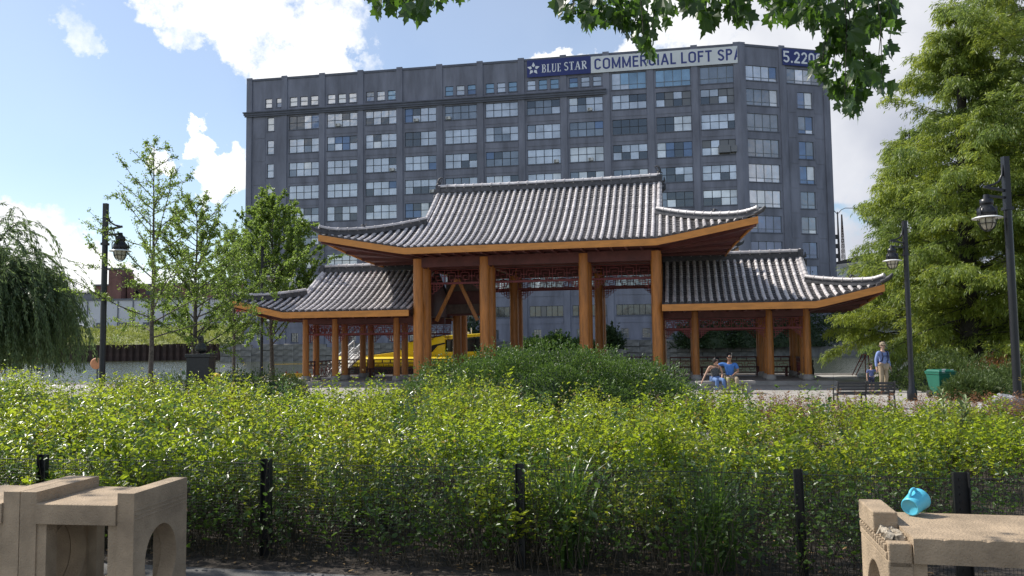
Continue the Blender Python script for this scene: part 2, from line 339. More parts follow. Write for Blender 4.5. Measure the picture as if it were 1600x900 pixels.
def leaves(P,D,L,ratio=.5,shape=6,fold=.18,up=None,upj=.6):
    """leaf blades at P growing along D; returns verts, quads"""
    N=len(P); D=unit(D); L=np.broadcast_to(L,(N,))[:,None]
    U=np.tile(np.array([0,0,1.]),(N,1)) if up is None else up
    U=unit(U+rng.normal(0,upj,(N,3))); S=np.cross(D,U); S=unit(S); U=np.cross(S,D)
    W=L*ratio
    if shape==4:
        V=np.stack([P,P+D*L*.5+S*W*.5+U*W*fold,P+D*L,P+D*L*.5-S*W*.5+U*W*fold],1)
        F=np.arange(N)[:,None]*4+np.array([[0,1,2,3]]); return V.reshape(-1,3),F
    V=np.stack([P,P+D*L*.3+S*W*.46+U*W*fold,P+D*L*.72+S*W*.38+U*W*fold-U*L*.05,P+D*L-U*L*.16,P+D*L*.72-S*W*.38+U*W*fold-U*L*.05,P+D*L*.3-S*W*.46+U*W*fold],1)
    b=np.arange(N)[:,None]*6
    F=np.concatenate([b+np.array([[0,1,2,3]]),b+np.array([[0,3,4,5]])],0)
    return V.reshape(-1,3),F
def join(parts):
    V=[];F=[];o=0
    for v,f in parts: V.append(v);F.append(f+o);o+=len(v)
    return np.concatenate(V),np.concatenate(F)
def stems(paths,rads,n=3):
    """many polylines (K,S,3) with radii (K,S) as n-sided tubes"""
    K,S,_=paths.shape; T=np.gradient(paths,axis=1); T=T/np.maximum(np.linalg.norm(T,axis=2,keepdims=True),1e-9)
    A=np.zeros_like(T);A[...,0]=1;A[...,1]=.3; U=np.cross(T,A);U/=np.maximum(np.linalg.norm(U,axis=2,keepdims=True),1e-9); W=np.cross(T,U)
    ang=np.arange(n)*2*PI/n
    V=paths[:,:,None]+rads[:,:,None,None]*(U[:,:,None]*np.cos(ang)[None,None,:,None]+W[:,:,None]*np.sin(ang)[None,None,:,None])
    V=V.reshape(-1,3); k=np.arange(K)[:,None,None]*S*n; i=np.arange(S-1)[None,:,None]*n; j=np.arange(n)[None,None,:]; j2=(j+1)%n
    F=np.stack([k+i+j,k+i+j2,k+i+n+j2,k+i+n+j],-1).reshape(-1,4)
    return V,F

AX=.2056                                   # the axis the pavilion, fence and benches share
ux,uy=math.cos(AX),-math.sin(AX)
# ------------------------------------------------------------------ setting: ground, plaza, river
def setting():
    # near land: pavement, planting bed slope, plaza, in strips along the common axis
    def strip(name,m,d0,d1,z0,z1,x0=-140,x1=90,n=1):
        P0=Vector((0.933,34.5,0)); U=Vector((ux,uy,0)); W=Vector((math.sin(AX),math.cos(AX),0))
        mb=MB(); a=P0+U*x0+W*d0; b=P0+U*x1+W*d0; c=P0+U*x1+W*d1; d=P0+U*x0+W*d1
        mb.add([(a.x,a.y,z0),(b.x,b.y,z0),(c.x,c.y,z1),(d.x,d.y,z1)],[(0,1,2,3)])
        o=mb.build(name,m); o['kind']='structure'; return o
    strip('pavement','pavement',-60,-28.95,.37,.37)
    strip('planting_bed','soil',-28.95,-19,.37,0.0)
    strip('plaza','plaza_paving',-19,1.5,0.0,0.0); strip('plaza','plaza_paving',1.5,10.2,0.0,0.0,x0=-15.5)
    # quay edge
    P0=Vector((0.933,34.5,0)); mb=MB()
    mb.b2((-15.5,10.2,-3),(90,10.6,.06)); mb.b2((-140,-60,-3),(90,1.5,-.3)); mb.b2((-15.5,1.501,-3),(90,10.199,-.3)); mb.b2((-140,1.5,-3),(-15.9,1.9,.06)); mb.b2((-15.9,1.5,-3),(-15.501,10.6,.06))
    o=mb.build('quay','plinth_stone',loc=P0,rz=-AX); o['kind']='structure'
    mb=MB(); mb.add([(-3000,30,-1),(3000,30,-1),(3000,4000,-1),(-3000,4000,-1)],[(0,1,2,3)]); o=mb.build('river','river_water'); o['kind']='structure'
    # far land
    poly=[(-600,164),(-54,164),(-52,143.6),(38.2,127.6),(57,132.2),(60,150),(500,175),(1500,3800),(-1500,3800)]
    mb=MB(); mb.prism(poly,-4,1.3,axis='z'); o=mb.build('far_bank','stone_bank'); o['kind']='structure'
setting()

# ------------------------------------------------------------------ loft building
def onplane(x,y,P0,u):
    d=ray(x,y); n=(-u[1],u[0]); t=(n[0]*P0[0]+n[1]*P0[1])/(n[0]*d.x+n[1]*d.y)
    return (d.x*t-P0[0])*u[0]+(d.y*t-P0[1])*u[1], EYE+d.z*t
def loft():
    r=random.Random(3)
    A=(-49.06,147.67);B=(38.58,132.03);Cc=(55.04,136.18)
    root=thing('loft_building','tall grey industrial loft block with rows of windows across the river','building',(A[0],A[1],1.3))
    def frame(P,Q):
        L=math.hypot(Q[0]-P[0],Q[1]-P[1]); return L,math.atan2(Q[1]-P[1],Q[0]-P[0])
    rows=[(39.65,37.15)]; 
    L1,a1=frame(A,B); L2,a2=frame(B,Cc)
    rowz=[(41.5,44.0),(37.15,39.7),(32.75,35.3),(28.5,31.0),(24.25,26.8),(20.05,22.45),(15.8,18.1),(10.9,14.2),(6.2,8.0),(2.35,3.95)]
    Z0=1.3
    wall=MB(); cor=MB()
    wins=[]  # (face, u0,u1,z0,z1,ncols,nrows,split,style)
    pc={}
    def addwin(face,u0,u1,z0,z1,nc,nr,sp,style): wins.append((face,u0,u1,z0,z1,nc,nr,sp,style))
    # ---- face 1 bays
    bw=L1/12
    op={i:[] for i in range(12)}
    for i in range(12):
        b0=i*bw
        if i==0:
            for k in range(2): addwin(1,4.6-1.0+k*2.2,5.9-1.0+k*2.2,45.9,47.6,1,2,.5,'top')
            for j,(z0,z1) in enumerate(rowz[:9]): addwin(1,4.05,5.35,z0,z1,1,2,.5,'side')
        else:
            if i==4: pass
            elif i<9:
                for k in range(3): addwin(1,b0+1.05+k*2.05,b0+2.5+k*2.05,45.9,47.6,1,2,.5,'top')
            else: addwin(1,b0+.95,b0+6.75,44.95,47.85,4,2,.3,'topbig')
            for j,(z0,z1) in enumerate(rowz):
                if j==9:
                    for k in range(2): addwin(1,b0+1.6+k*3.6,b0+2.9+k*3.6,z0,z1,3,4,0,'vent')
                else: addwin(1,b0+.95,b0+6.75,z0,z1,4 if j<7 else 6,2 if j!=8 else 1,.5,'main' if j<7 else 'low')
    z2=[(45.35,47.9),(41.1,43.9),(36.75,39.7),(32.35,35.35),(28.1,31.1),(23.85,26.7),(19.6,22.4),(15.4,18.1),(11,14.1),(6.2,8.2)]
    for j,(z0,z1) in enumerate(z2):
        addwin(2,1.15,7.0,z0,z1,4,2,.22,'right')
        if j==0: addwin(2,8.95,15.3,z0,z1,4,2,.22,'right')
        else: addwin(2,10.8,13.65,z0,z1,2,2,.22,'right')
    # ---- walls from an opening grid; local face frame: x=u, y=into building, z=height
    def walls(face,L,org,ang,nb):
        mb=MB(); R=Matrix.Rotation(ang,3,'Z'); o=Vector((org[0]-A[0],org[1]-A[1],-Z0))
        W=[w_ for w_ in wins if w_[0]==face]
        zs=sorted({Z0}|{51.4}|{z for w_ in W for z in (w_[3],w_[4])})
        def bx(u0,u1,y0,y1,za,zb,mi=0):
            p=[R@Vector((u,y,z))+o for u in(u0,u1) for y in(y0,y1) for z in(za,zb)]
            mb.add(p,[(0,1,3,2),(4,6,7,5),(0,4,5,1),(2,3,7,6),(0,2,6,4),(1,5,7,3)],mi)
        for za,zb in zip(zs[:-1],zs[1:]):
            zm=(za+zb)/2; cut=sorted([(w_[1],w_[2]) for w_ in W if w_[3]<zm<w_[4]])
            u=0
            for c0,c1 in cut:
                if c0>u+1e-4: bx(u,c0,0,.45,za,zb)
                u=c1
            bx(u,L,0,.45,za,zb)
        # pilasters proud of the wall, parapet caps, cornice, sills, spandrel panels
        for i in range(nb+1):
            u=min(max(i*L/nb,0.45),L-.45) if face==1 else (.45,7.95,L-.6)[i]
            bx(u-.55,u+.55,-.20,-.002,Z0,51.7); bx(u-.56,u+.56,-.24,-.202,51.35,51.72)
        if face==1: segs=[(0,9.0*L/12)]
        else: segs=[]
        for u0,u1 in segs:
            bx(u0-.5,u1,-.55,-.30,44.55,44.95,1); bx(u0-.35,u1,-.42,-.29,44.25,44.54,1); bx(u0-.6,u1,-.75,-.30,44.96,45.15,1)
        bx(0,L,-.12,-.003,51.1,51.5,1)
        for w_ in W:
            bx(w_[1]-.12,w_[2]+.12,-.10,.30,w_[3]-.16,w_[3]-.003,1)
            if w_[8] in('main','low'): bx(w_[1]-.02,w_[2]+.02,-.06,-.004,w_[3]-1.25,w_[3]-.35,0)
            if w_[8]=='side': bx(w_[1]-2.6,w_[1]-.35,-.05,-.004,w_[3]-1.3,w_[4]+.2,0)
            if w_[8]=='right' and w_[5]==2: bx(w_[1]-1.9,w_[1]-.3,-.05,-.004,w_[3]-.8,w_[4]+.2,0); bx(w_[2]+.3,w_[2]+2.0,-.05,-.004,w_[3]-.8,w_[4]+.2,0)
        return mb
    walls(1,L1,A,a1,12).build('wall',['wall_paint','cornice_paint'],root)
    walls(2,L2,B,a2,2).build('wall',['wall_paint','cornice_paint'],root)
    # back, roof
    mb=MB(); pts=[(0,0),(B[0]-A[0],B[1]-A[1]),(Cc[0]-A[0],Cc[1]-A[1]),(Cc[0]-A[0]-3,Cc[1]-A[1]+30),(3,32)]
    ins=[(x*.985+.5,y+.8) for x,y in pts]
    mb.prism(ins,0,49.5,axis='z'); mb.build('core_block','wall_paint',root)
    mb=MB(); q=[Vector((p[0],p[1],0)) for p in pts]
    for a_,b_ in ((q[2],q[3]),(q[3],q[4]),(q[4],q[0])): mb.bar(a_+Vector((0,0,25)),b_+Vector((0,0,25)),.4,50)
    mb.build('side_wall','wall_paint',root)
    # ---- windows and panes
    fcache={}; pcache={}; stuff=MB(); smats=['glass_pale','glass_blind','glass_grey','glass_blue','glass_dark','glass_brown','glass_sky']
    cand=[]
    for (face,u0,u1,z0,z1,nc,nr,sp,st) in wins:
        W=u1-u0;H=z1-z0; key=(round(W,2),round(H,2),nc,nr,sp,st=='right' or st=='topbig')
        if st=='vent':
            if key not in fcache:
                mb=MB(); t=.05
                for k in range(nc+1): mb.b2((W*k/nc-t/2,.12,0),(W*k/nc+t/2,.2,H))
                for k in range(nr+1): mb.b2((0,.121,H*k/nr-t/2),(W,.199,H*k/nr+t/2))
                mb.b2((.02,.25,.02),(W-.02,.3,H-.02),1); mb.b2((.35,.08,.75),(.95,.119,1.05),0); mb.b2((.42,.06,.82),(.88,.079,.98),1)
                fcache[key]=mb.mesh('window',['grey_frame','glass_grey'])
        elif key not in fcache:
            t=.10; mb=MB()
            for k in range(nc+1):
                x=W*k/nc; mb.b2((max(0,x-t/2),.14,0),(min(W,x+t/2),.26,H))
            for zz,tt in((0,.1),(H*sp,.09),(H,.1)) if nr==2 else ((0,.1),(H,.1)):
                for k in range(nc): mb.b2((W*k/nc+t/2,.15,max(0,zz-tt/2)),(W*(k+1)/nc-t/2,.25,min(H,zz+tt/2)))
            fcache[key]=mb.mesh('window','grey_frame' if key[5] else 'dark_frame')
        ang=a1 if face==1 else a2; org=A if face==1 else B
        R=Matrix.Rotation(ang,3,'Z'); loc=R@Vector((u0,0,0))+Vector((org[0]-A[0],org[1]-A[1],z0-Z0))
        wo=linkm('window',fcache[key],root,loc=loc,rz=ang)
        if st=='vent': continue
        d=math.hypot(loc.x+A[0],loc.y+A[1]); bay=int(u0/bw) if face==1 else 12
        # character of the window
        x=r.random()
        base='glass_pale' if x<.62 else('glass_blind' if x<.78 else('glass_grey' if x<.88 else 'glass_blue'))
        if bay<5 and r.random()<.6: base='glass_pale'
        if st=='top' : base=('glass_blind','glass_pale')[r.random()<.5] if bay<3 else('glass_sky' if r.random()<.5 else 'glass_pale')
        if st=='topbig': base='glass_sky' if bay<11 else 'glass_grey'
        if st=='low': base='glass_grey' if z0>9 else 'glass_dark'
        if st=='right': base='glass_grey' if r.random()<.5 else ('glass_pale' if u0<8 and r.random()<.6 else 'glass_blue')
        row=min(range(10),key=lambda j:abs(rowz[j][0]-z0))
        if face==1 and (bay,row) in((10,0),(11,0),(11,2)) and st=='main': base='glass_brown'
        dark={(9,1):'all',(10,1):'left',(8,2):'none',(4,1):'left',(1,0):'left',(11,4):'mid',(10,3):'mid',(10,4):'right'}.get((bay,row)) if st=='main' else None
        for i in range(nc):
            colbase=base if r.random()<.82 else r.choice(smats[:4])
            for k in range(nr):
                if nr==2: za,zb=(0,H*sp) if k==0 else (H*sp,H)
                else: za,zb=0,H
                c=colbase if r.random()<.9 else r.choice(smats[:4])
                if st=='main' and r.random()<.13: c='glass_dark'
                if st=='low' and z0<9: c='glass_dark' if r.random()<.85 else 'glass_brown'
                if dark=='all' or (dark=='left' and i<2) or (dark=='right' and i>1) or(dark=='mid' and i in(1,2)and r.random()<.8): c='glass_dark'
                if base=='glass_brown' and r.random()<.35: c='glass_pale'
                cand.append((-(u1-u0)*(zb-za)/nc/d/d-(.01 if face==2 else 0),wo,face,i*W/nc+.05,(i+1)*W/nc-.05,za+.05,zb-.05,c,loc,ang))
        if st=='main' and r.random()<.17 or (st=='right' and r.random()<.15):
            i=r.randrange(nc); mb=MB(); ww=W/nc*.8
            if 'ac' not in pcache:
                mb.b2((0,-.35,0),(.85,.1,.5)); 
                for q_ in range(5): mb.b2((.08,-.36,.08+q_*.08),(.4,-.351,.12+q_*.08),1)
                pcache['ac']=mb.mesh('air_conditioner',['white_plastic','dark_frame'])
            linkm('air_conditioner',pcache['ac'],wo,loc=(i*W/nc+.25,0,.06))
    cand.sort(key=lambda c:c[0])
    for n,(k,wo,face,xa,xb,za,zb,c,loc,ang) in enumerate(cand):
        if n<300:
            key=(round(xb-xa,2),round(zb-za,2),c)
            if key not in pcache:
                mb=MB(); mb.b2((0,.19,0),(xb-xa,.21,zb-za)); pcache[key]=mb.mesh('pane',c)
            linkm('pane',pcache[key],wo,loc=(xa,0,za))
        else:
            R=Matrix.Rotation(ang,3,'Z')
            p=[R@Vector((u,y,z))+loc for u in(xa,xb) for y in(.19,.21) for z in(za,zb)]
            stuff.add(p,[(0,1,3,2),(4,6,7,5),(0,4,5,1),(2,3,7,6),(0,2,6,4),(1,5,7,3)],smats.index(c))
    stuff.build('pane',smats,root,'stuff')
    # rusty fan box hanging out of a window
    R=Matrix.Rotation(a1,3,'Z'); mb=MB(); mb.b2((0,-.7,0),(1.9,.1,1.25)); mb.b2((2.0,-.5,.1),(3.0,.1,1.15)); mb.b2((.1,-.72,.1),(1.8,-.701,.2))
    mb.build('vent_box','glass_brown',root,loc=R@Vector((11*bw+3.6,0,0))+Vector((0,0,rowz[2][0]+.2-Z0)),rz=a1)
    # ---- banners with lettering
    def text(word,x0,x1,z0,h,m,clip=None):
        """upright condensed sans capitals and digits from strokes"""
        mb=MB(); Wd={'C':.62,'O':.68,'M':.80,'E':.54,'R':.62,'I':.18,'A':.70,'L':.50,'F':.52,'T':.58,'S':.60,'P':.58,'5':.58,'2':.58,'0':.60,'.':.16}; gap=.15
        k=(x1-x0)/(sum(Wd[c]+gap for c in word)-gap); T=.155*h; x=x0; lay=[0]
        def st_(xa,za,xb,zb,w_=T,ext=0):
            lay[0]+=1; d=.02+.0006*(lay[0]%7); mb.bar((xa,-.42,za),(xb,-.42,zb),w_,d,up=(0,1,0))
        def arc(cx,cz,rx,rz,a0,a1_,n=14):
            pts=[(cx+rx*math.cos(a0+(a1_-a0)*i/n),cz+rz*math.sin(a0+(a1_-a0)*i/n)) for i in range(n+1)]; q=T/2; V=[]
            for (px,pz),a in zip(pts,[a0+(a1_-a0)*i/n for i in range(n+1)]):
                for yy in(-.431,-.409):
                    V+= [(cx+(rx+q)*math.cos(a),yy,cz+(rz+q)*math.sin(a)),(cx+(rx-q)*math.cos(a),yy,cz+(rz-q)*math.sin(a))]
            F=[]
            for i in range(n): b=4*i; F+= [(b,b+4,b+5,b+1),(b+2,b+3,b+7,b+6),(b,b+2,b+6,b+4),(b+1,b+5,b+7,b+3)]
            F+= [(0,1,3,2),(4*n,4*n+2,4*n+3,4*n+1)]; mb.add(V,F)
        for c in word:
            w_=Wd[c]*k; q=T/2; xl,xr=x+q,x+w_-q; zb,zt=z0+q,z0+h-q; zm=z0+h*.53
            if c in'MERLFPI': st_(xl,z0,xl,z0+h)
            if c=='M': st_(xr,z0,xr,z0+h); st_(xl,z0+h-q*.8,x+w_/2,z0+h*.10,T*.85); st_(xr,z0+h-q*.8,x+w_/2,z0+h*.10,T*.85)
            if c in'EFT': st_(x,zt,x+w_,zt)
            if c in'EL': st_(x,zb,x+w_,zb)
            if c in'EF': st_(x,zm,x+w_*.9,zm)
            if c=='T': st_(x+w_/2,z0,x+w_/2,z0+h)
            if c=='A': st_(x+q*.7,z0,x+w_/2,z0+h-.02); st_(x+w_-q*.7,z0,x+w_/2,z0+h-.02); st_(x+w_*.2,z0+h*.30,x+w_*.8,z0+h*.30,T*.85)
            if c in'PR':
                rz_=(zt-zm)/2; st_(x,zt,x+w_*.55,zt); st_(x,zm,x+w_*.55,zm); arc(x+w_*.55,zm+rz_,w_*.45-q,rz_,-PI/2,PI/2)
            if c=='R': st_(x+w_*.5,zm,x+w_-q*.6,z0)
            if c in'CO0':
                r1=(w_-T)/2; e=h*.27
                if c in'O0': st_(xr,z0+e,xr,z0+h-e); arc(x+w_/2,z0+h-e,r1,e-q,0,PI); arc(x+w_/2,z0+e,r1,e-q,PI,2*PI)
                else: arc(x+w_/2,z0+h-e,r1,e-q,.15,PI); arc(x+w_/2,z0+e,r1,e-q,PI,2*PI-.15)
                st_(xl,z0+e,xl,z0+h-e)
            if c=='S': r1=(w_-T)/2; e=h*.265; arc(x+w_/2,z0+h-e,r1,e-q,.2,PI*1.45); arc(x+w_/2,z0+e,r1,e-q,-PI*.95,PI*.45); st_(x+w_*.28,z0+h*.56,x+w_*.72,z0+h*.46,T*.95)
            if c=='5': e=h*.32; st_(x,zt,x+w_*.95,zt); st_(xl,z0+h*.48,xl,z0+h); arc(x+w_*.45,z0+e,w_*.55-q,e-q,-PI*.85,PI*.62)
            if c=='2': e=h*.30; arc(x+w_/2,z0+h-e,(w_-T)/2,e-q,-.35,PI*.95); st_(x+w_*.86,z0+h*.58,x+q,z0+q,T); st_(x,zb,x+w_,zb)
            if c=='.': st_(x+w_/2,z0,x+w_/2,z0+T*1.1,T*1.1)
            x+=w_+gap*k
        me=mb.mesh('lettering',m)
        if clip is not None:
            bm=bmesh.new(); bm.from_mesh(me); bmesh.ops.bisect_plane(bm,geom=bm.verts[:]+bm.edges[:]+bm.faces[:],plane_co=(clip,0,0),plane_no=(1,0,0),clear_outer=True); bm.to_mesh(me); bm.free()
        return me
    def banner(face,u0,u1,z0,z1,bm_,label,words):
        org,ang=(A,a1) if face==1 else (B,a2)
        t=thing('banner',label,'banner',(org[0],org[1],0),ang)
        mb=MB(); mb.b2((u0,-.40,z0),(u1,-.365,z1)); mb.build('cloth',bm_,t)
        for me in words:
            linkm('lettering',me,t)
        return t
    du=((B[0]-A[0])/L1,(B[1]-A[1])/L1)
    X=lambda px,py:onplane(px,py,A,du)[0]
    st=MB()
    for k in range(5):
        a=PI/2+k*2*PI/5; cx,cz=X(834,107),49.55; ca,sa=math.cos(a),math.sin(a)
        P=[(cx+ca*1.15,cz+sa*1.15),(cx+ca*.55-sa*.30,cz+sa*.55+ca*.30),(cx+ca*.28,cz+sa*.28),(cx+ca*.55+sa*.30,cz+sa*.55-ca*.30)]
        st.prism(P,-.43,-.41)
    # serif lettering for the blue banner: capitals from strokes of two weights
    def serif(word,x0,x1,z0,h):
        mb=MB(); G={'B':(.62,'B'),'L':(.55,'L'),'U':(.68,'U'),'E':(.55,'E'),'S':(.5,'S'),'T':(.62,'T'),'A':(.7,'A'),'R':(.66,'R'),' ':(.35,'')}
        tot=sum(G[c][0]+.14 for c in word)-.14; k=(x1-x0)/tot; x=x0; Y=(-.43,-.41)
        def st_(xa,za,xb,zb,wd): mb.bar((xa,-.42,za),(xb,-.42,zb),wd,.02,up=(0,1,0))
        for c in word:
            wd=G[c][0]*k; T=.13*k*1.3; t=.05*k*1.3; H=h
            if c in 'BLERT':
                sx=x+(wd/2 if c=='T' else T*.9); st_(sx,z0,sx,z0+H,T); st_(sx-T,z0+t/2,sx+T,z0+t/2,t); 
                if c!='T': st_(sx-T,z0+H-t/2,sx+T,z0+H-t/2,t)
            if c=='T': st_(x,z0+H-t/2,x+wd,z0+H-t/2,t*1.3); st_(x+t,z0+H*.85,x+t,z0+H,t); st_(x+wd-t,z0+H*.85,x+wd-t,z0+H,t)
            if c in'LE': st_(x+T,z0+t/2,x+wd,z0+t/2,t*1.2); st_(x+wd-t,z0,x+wd-t,z0+H*.22,t)
            if c=='E': st_(x+T,z0+H-t/2,x+wd,z0+H-t/2,t*1.2); st_(x+wd-t,z0+H*.8,x+wd-t,z0+H,t); st_(x+T,z0+H*.52,x+wd*.75,z0+H*.52,t*1.2)
            def arc(cx,cz,rx,rz,a0,a1_,w1,n=10):
                pts=[(cx+rx*math.cos(a0+(a1_-a0)*i/n),cz+rz*math.sin(a0+(a1_-a0)*i/n)) for i in range(n+1)]
                for p,q in zip(pts[:-1],pts[1:]): st_(p[0],p[1],q[0],q[1],w1)
            if c in'BR': arc(x+wd*.45,z0+H*.76,wd*.38,H*.22,-PI/2,PI/2,T*.75); st_(x+T,z0+H-t/2,x+wd*.45,z0+H-t/2,t*1.2); st_(x+T,z0+H*.53,x+wd*.45,z0+H*.53,t*1.2)
            if c=='B': arc(x+wd*.45,z0+H*.27,wd*.45,H*.25,-PI/2,PI/2,T*.8); st_(x+T,z0+t/2,x+wd*.45,z0+t/2,t*1.2)
            if c=='R': st_(x+wd*.45,z0+H*.52,x+wd*.95,z0+t/2,T)
            if c=='U': st_(x+T*.9,z0+H*.3,x+T*.9,z0+H,T); st_(x+wd-T*.5,z0+H*.3,x+wd-T*.5,z0+H,t*1.2); arc(x+wd*.5,z0+H*.32,wd*.37,H*.29,PI,2*PI,t*1.8); st_(x,z0+H-t/2,x+T*1.8,z0+H-t/2,t); st_(x+wd-T,z0+H-t/2,x+wd,z0+H-t/2,t)
            if c=='A': st_(x+t,z0,x+wd*.48,z0+H,t*1.2); st_(x+wd*.48,z0+H,x+wd-T*.6,z0,T); st_(x+wd*.22,z0+H*.34,x+wd*.72,z0+H*.34,t*1.2); st_(x-t,z0+t/2,x+t*3,z0+t/2,t); st_(x+wd-T*1.5,z0+t/2,x+wd,z0+t/2,t)
            if c=='S': arc(x+wd*.5,z0+H*.75,wd*.38,H*.22,PI*.15,PI*1.45,t*2); arc(x+wd*.5,z0+H*.27,wd*.42,H*.24,-PI*.85,PI*.5,t*2); st_(x+wd*.25,z0+H*.58,x+wd*.75,z0+H*.46,T)
            x+=wd+.14*k
        return mb
    sm=serif('BLUE',X(847,106),X(877,106),48.75,1.45); bl=sm.mesh('lettering','letter_white')
    sm=serif('STAR',X(882,103),X(917,102),48.85,1.45); bs=sm.mesh('lettering','letter_white')
    t=banner(1,X(824,110),X(923.5,105),48.05,51.1,'sign_blue','blue banner lettered BLUE STAR with a white star on the roof parapet',[bl,bs])
    st.build('star_emblem','letter_white',t)
    banner(1,X(923.6,105),X(1152,85),48.05,50.95,'sign_white','long white banner lettered COMMERCIAL LOFT SPA in blue on the parapet',[
      text('COMMERCIAL',X(929,100),X(1056,92),48.6,1.95,'letter_blue'), text('LOFT',X(1064,92),X(1112,88),48.6,1.95,'letter_blue'),
      text('SPA',X(1121,88),X(1158.5,86),48.6,1.95,'letter_blue',clip=X(1151.5,86))])
    banner(2,7.95,16.5,48.3,51.15,'sign_blue','dark blue banner lettered 5.2200 at the right end of the parapet',[text('5.2200',8.15,15.6,48.75,2.0,'letter_white')])
    # riverside wall below
loft()

# ------------------------------------------------------------------ pavilion (local frame: x along the front, y into depth)
def pavilion():
    r=random.Random(5)
    root=thing('pavilion','open Chinese riverside pavilion with grey tiled upturned roofs and orange columns','pavilion',(0.933,34.5,0),-AX)
    DM=3.725
    def tile_row(mb,path,side,rad=.080,seg=.34,mi=0,nphi=6,endcap=True):
        """half-round cover tiles laid one over the next up a path"""
        P=[Vector(p) for p in path]; L=[0]
        for a,b in zip(P[:-1],P[1:]): L.append(L[-1]+(b-a).length)
        tot=L[-1]; n=max(1,round(tot/seg)); side=Vector(side).normalized()
        def pt(s):
            s=min(max(s,0),tot)
            for i in range(len(L)-1):
                if s<=L[i+1]+1e-9:
                    t=(s-L[i])/max(L[i+1]-L[i],1e-9); return P[i].lerp(P[i+1],t),(P[i+1]-P[i]).normalized()
            return P[-1],(P[-1]-P[-2]).normalized()
        for k in range(n):
            j=r.uniform(-.004,.004)
            for e,(s,rr) in enumerate(((k*tot/n-.02,rad*1.03+j),((k+1)*tot/n+.01,rad*.86+j))):
                p,t=pt(s); nn=side.cross(t); nn=nn if nn.z>0 else -nn
                ring=[p+side*math.cos(a)*rr+nn*(math.sin(a)*rr-.02) for a in [PI*q/nphi for q in range(nphi+1)]]
                if e==0: r0=ring
            m=nphi+1
            mb.add(r0+ring,[(i,i+1,m+i+1,m+i) for i in range(nphi)],mi,True)
            mb.add(r0,[tuple(range(m))],mi)
        if endcap:
            p,t=pt(0); nn=side.cross(t); nn=nn if nn.z>0 else -nn
            ring=[p-t*.03+side*math.cos(a)*rad*1.1+nn*(math.sin(a)*rad*1.1) for a in [2*PI*q/10 for q in range(10)]]
            ring2=[q+t*.06 for q in ring]
            mb.add(ring+ring2,[tuple(range(10))]+[(i,(i+1)%10,10+(i+1)%10,10+i) for i in range(10)],1)
    def pan_row(mb,path,side,w=.16,course=.21,mi=0):
        P=[Vector(p) for p in path]; L=[0]
        for a,b in zip(P[:-1],P[1:]): L.append(L[-1]+(b-a).length)
        tot=L[-1]; n=max(1,round(tot/course)); side=Vector(side).normalized()
        def pt(s):
            s=min(max(s,0),tot)
            for i in range(len(L)-1):
                if s<=L[i+1]+1e-9:
                    t=(s-L[i])/max(L[i+1]-L[i],1e-9); return P[i].lerp(P[i+1],t),(P[i+1]-P[i]).normalized()
            return P[-1],(P[-1]-P[-2]).normalized()
        for k in range(n):
            p,t=pt(k*tot/n); q,_=pt((k+1)*tot/n); nn=side.cross(t); nn=nn if nn.z>0 else -nn
            h=.035+r.uniform(-.006,.006)
            a=[p-side*w+nn*(h),p+nn*(h-.03),p+side*w+nn*(h)]; b=[q-side*w+nn*.005,q-nn*.025,q+side*w+nn*.005]; c=[x-nn*h for x in a]
            mb.add(a+b+c,[(0,1,4,3),(1,2,5,4),(6,7,1,0),(7,8,2,1)],mi)
    def ridge(mb,path,w,h,cap=True,seg=.42,mi=0,mc=1):
        P=[Vector(p) for p in path]
        for a,b in zip(P[:-1],P[1:]):
            e=(b-a).normalized()*.01
            mb.bar(a-e+Vector((0,0,h/2)),b+e+Vector((0,0,h/2)),w,h,mi)
            mb.bar(a-e+Vector((0,0,h*.82)),b+e+Vector((0,0,h*.82)),w*1.5,h*.12,mi)
        if cap:
            L=[0]
            for a,b in zip(P[:-1],P[1:]): L.append(L[-1]+(b-a).length)
            tot=L[-1]; n=max(2,round(tot/seg))
            def pt(s):
                s=min(max(s,0),tot-1e-6)
                for i in range(len(L)-1):
                    if s<L[i+1]: t=(s-L[i])/(L[i+1]-L[i]); return P[i].lerp(P[i+1],t)
                return P[-1]
            for k in range(n):
                a=pt(k*tot/n)+Vector((0,0,h+.0)); b=pt((k+1)*tot/n)+Vector((0,0,h+.0)); d=(b-a)
                mb.tube([a+d*.04,a+d*.93],[w*.60,w*.58],8,mc); mb.tube([a+d*.90,a+d*1.03],w*.72,8,mc)
    def beast(mb,p,sgn,s=1.0,mi=0):
        """small upright dragon-fish ridge finial"""
        p=Vector(p)
        pts=[(0,0),(.02,.18),(.10,.34),(.04,.50),(-.10,.60),(-.22,.56)]
        mb.tube([p+Vector((sgn*x*s,0,z*s)) for x,z in pts],[.10*s,.11*s,.09*s,.07*s,.05*s,.015*s],7,mi)
        mb.tube([p+Vector((sgn*x*s,0,z*s)) for x,z in((.02,.14),(.16,.2),(.26,.12))],[.07*s,.06*s,.02*s],6,mi)
        for k in range(4): mb.tube([p+Vector((sgn*(.0-.04*k)*s,0,(.2+.1*k)*s)),p+Vector((sgn*(-.14-.05*k)*s,0,(.30+.1*k)*s))],[.03*s,.006*s],5,mi)
    class Roof: pass
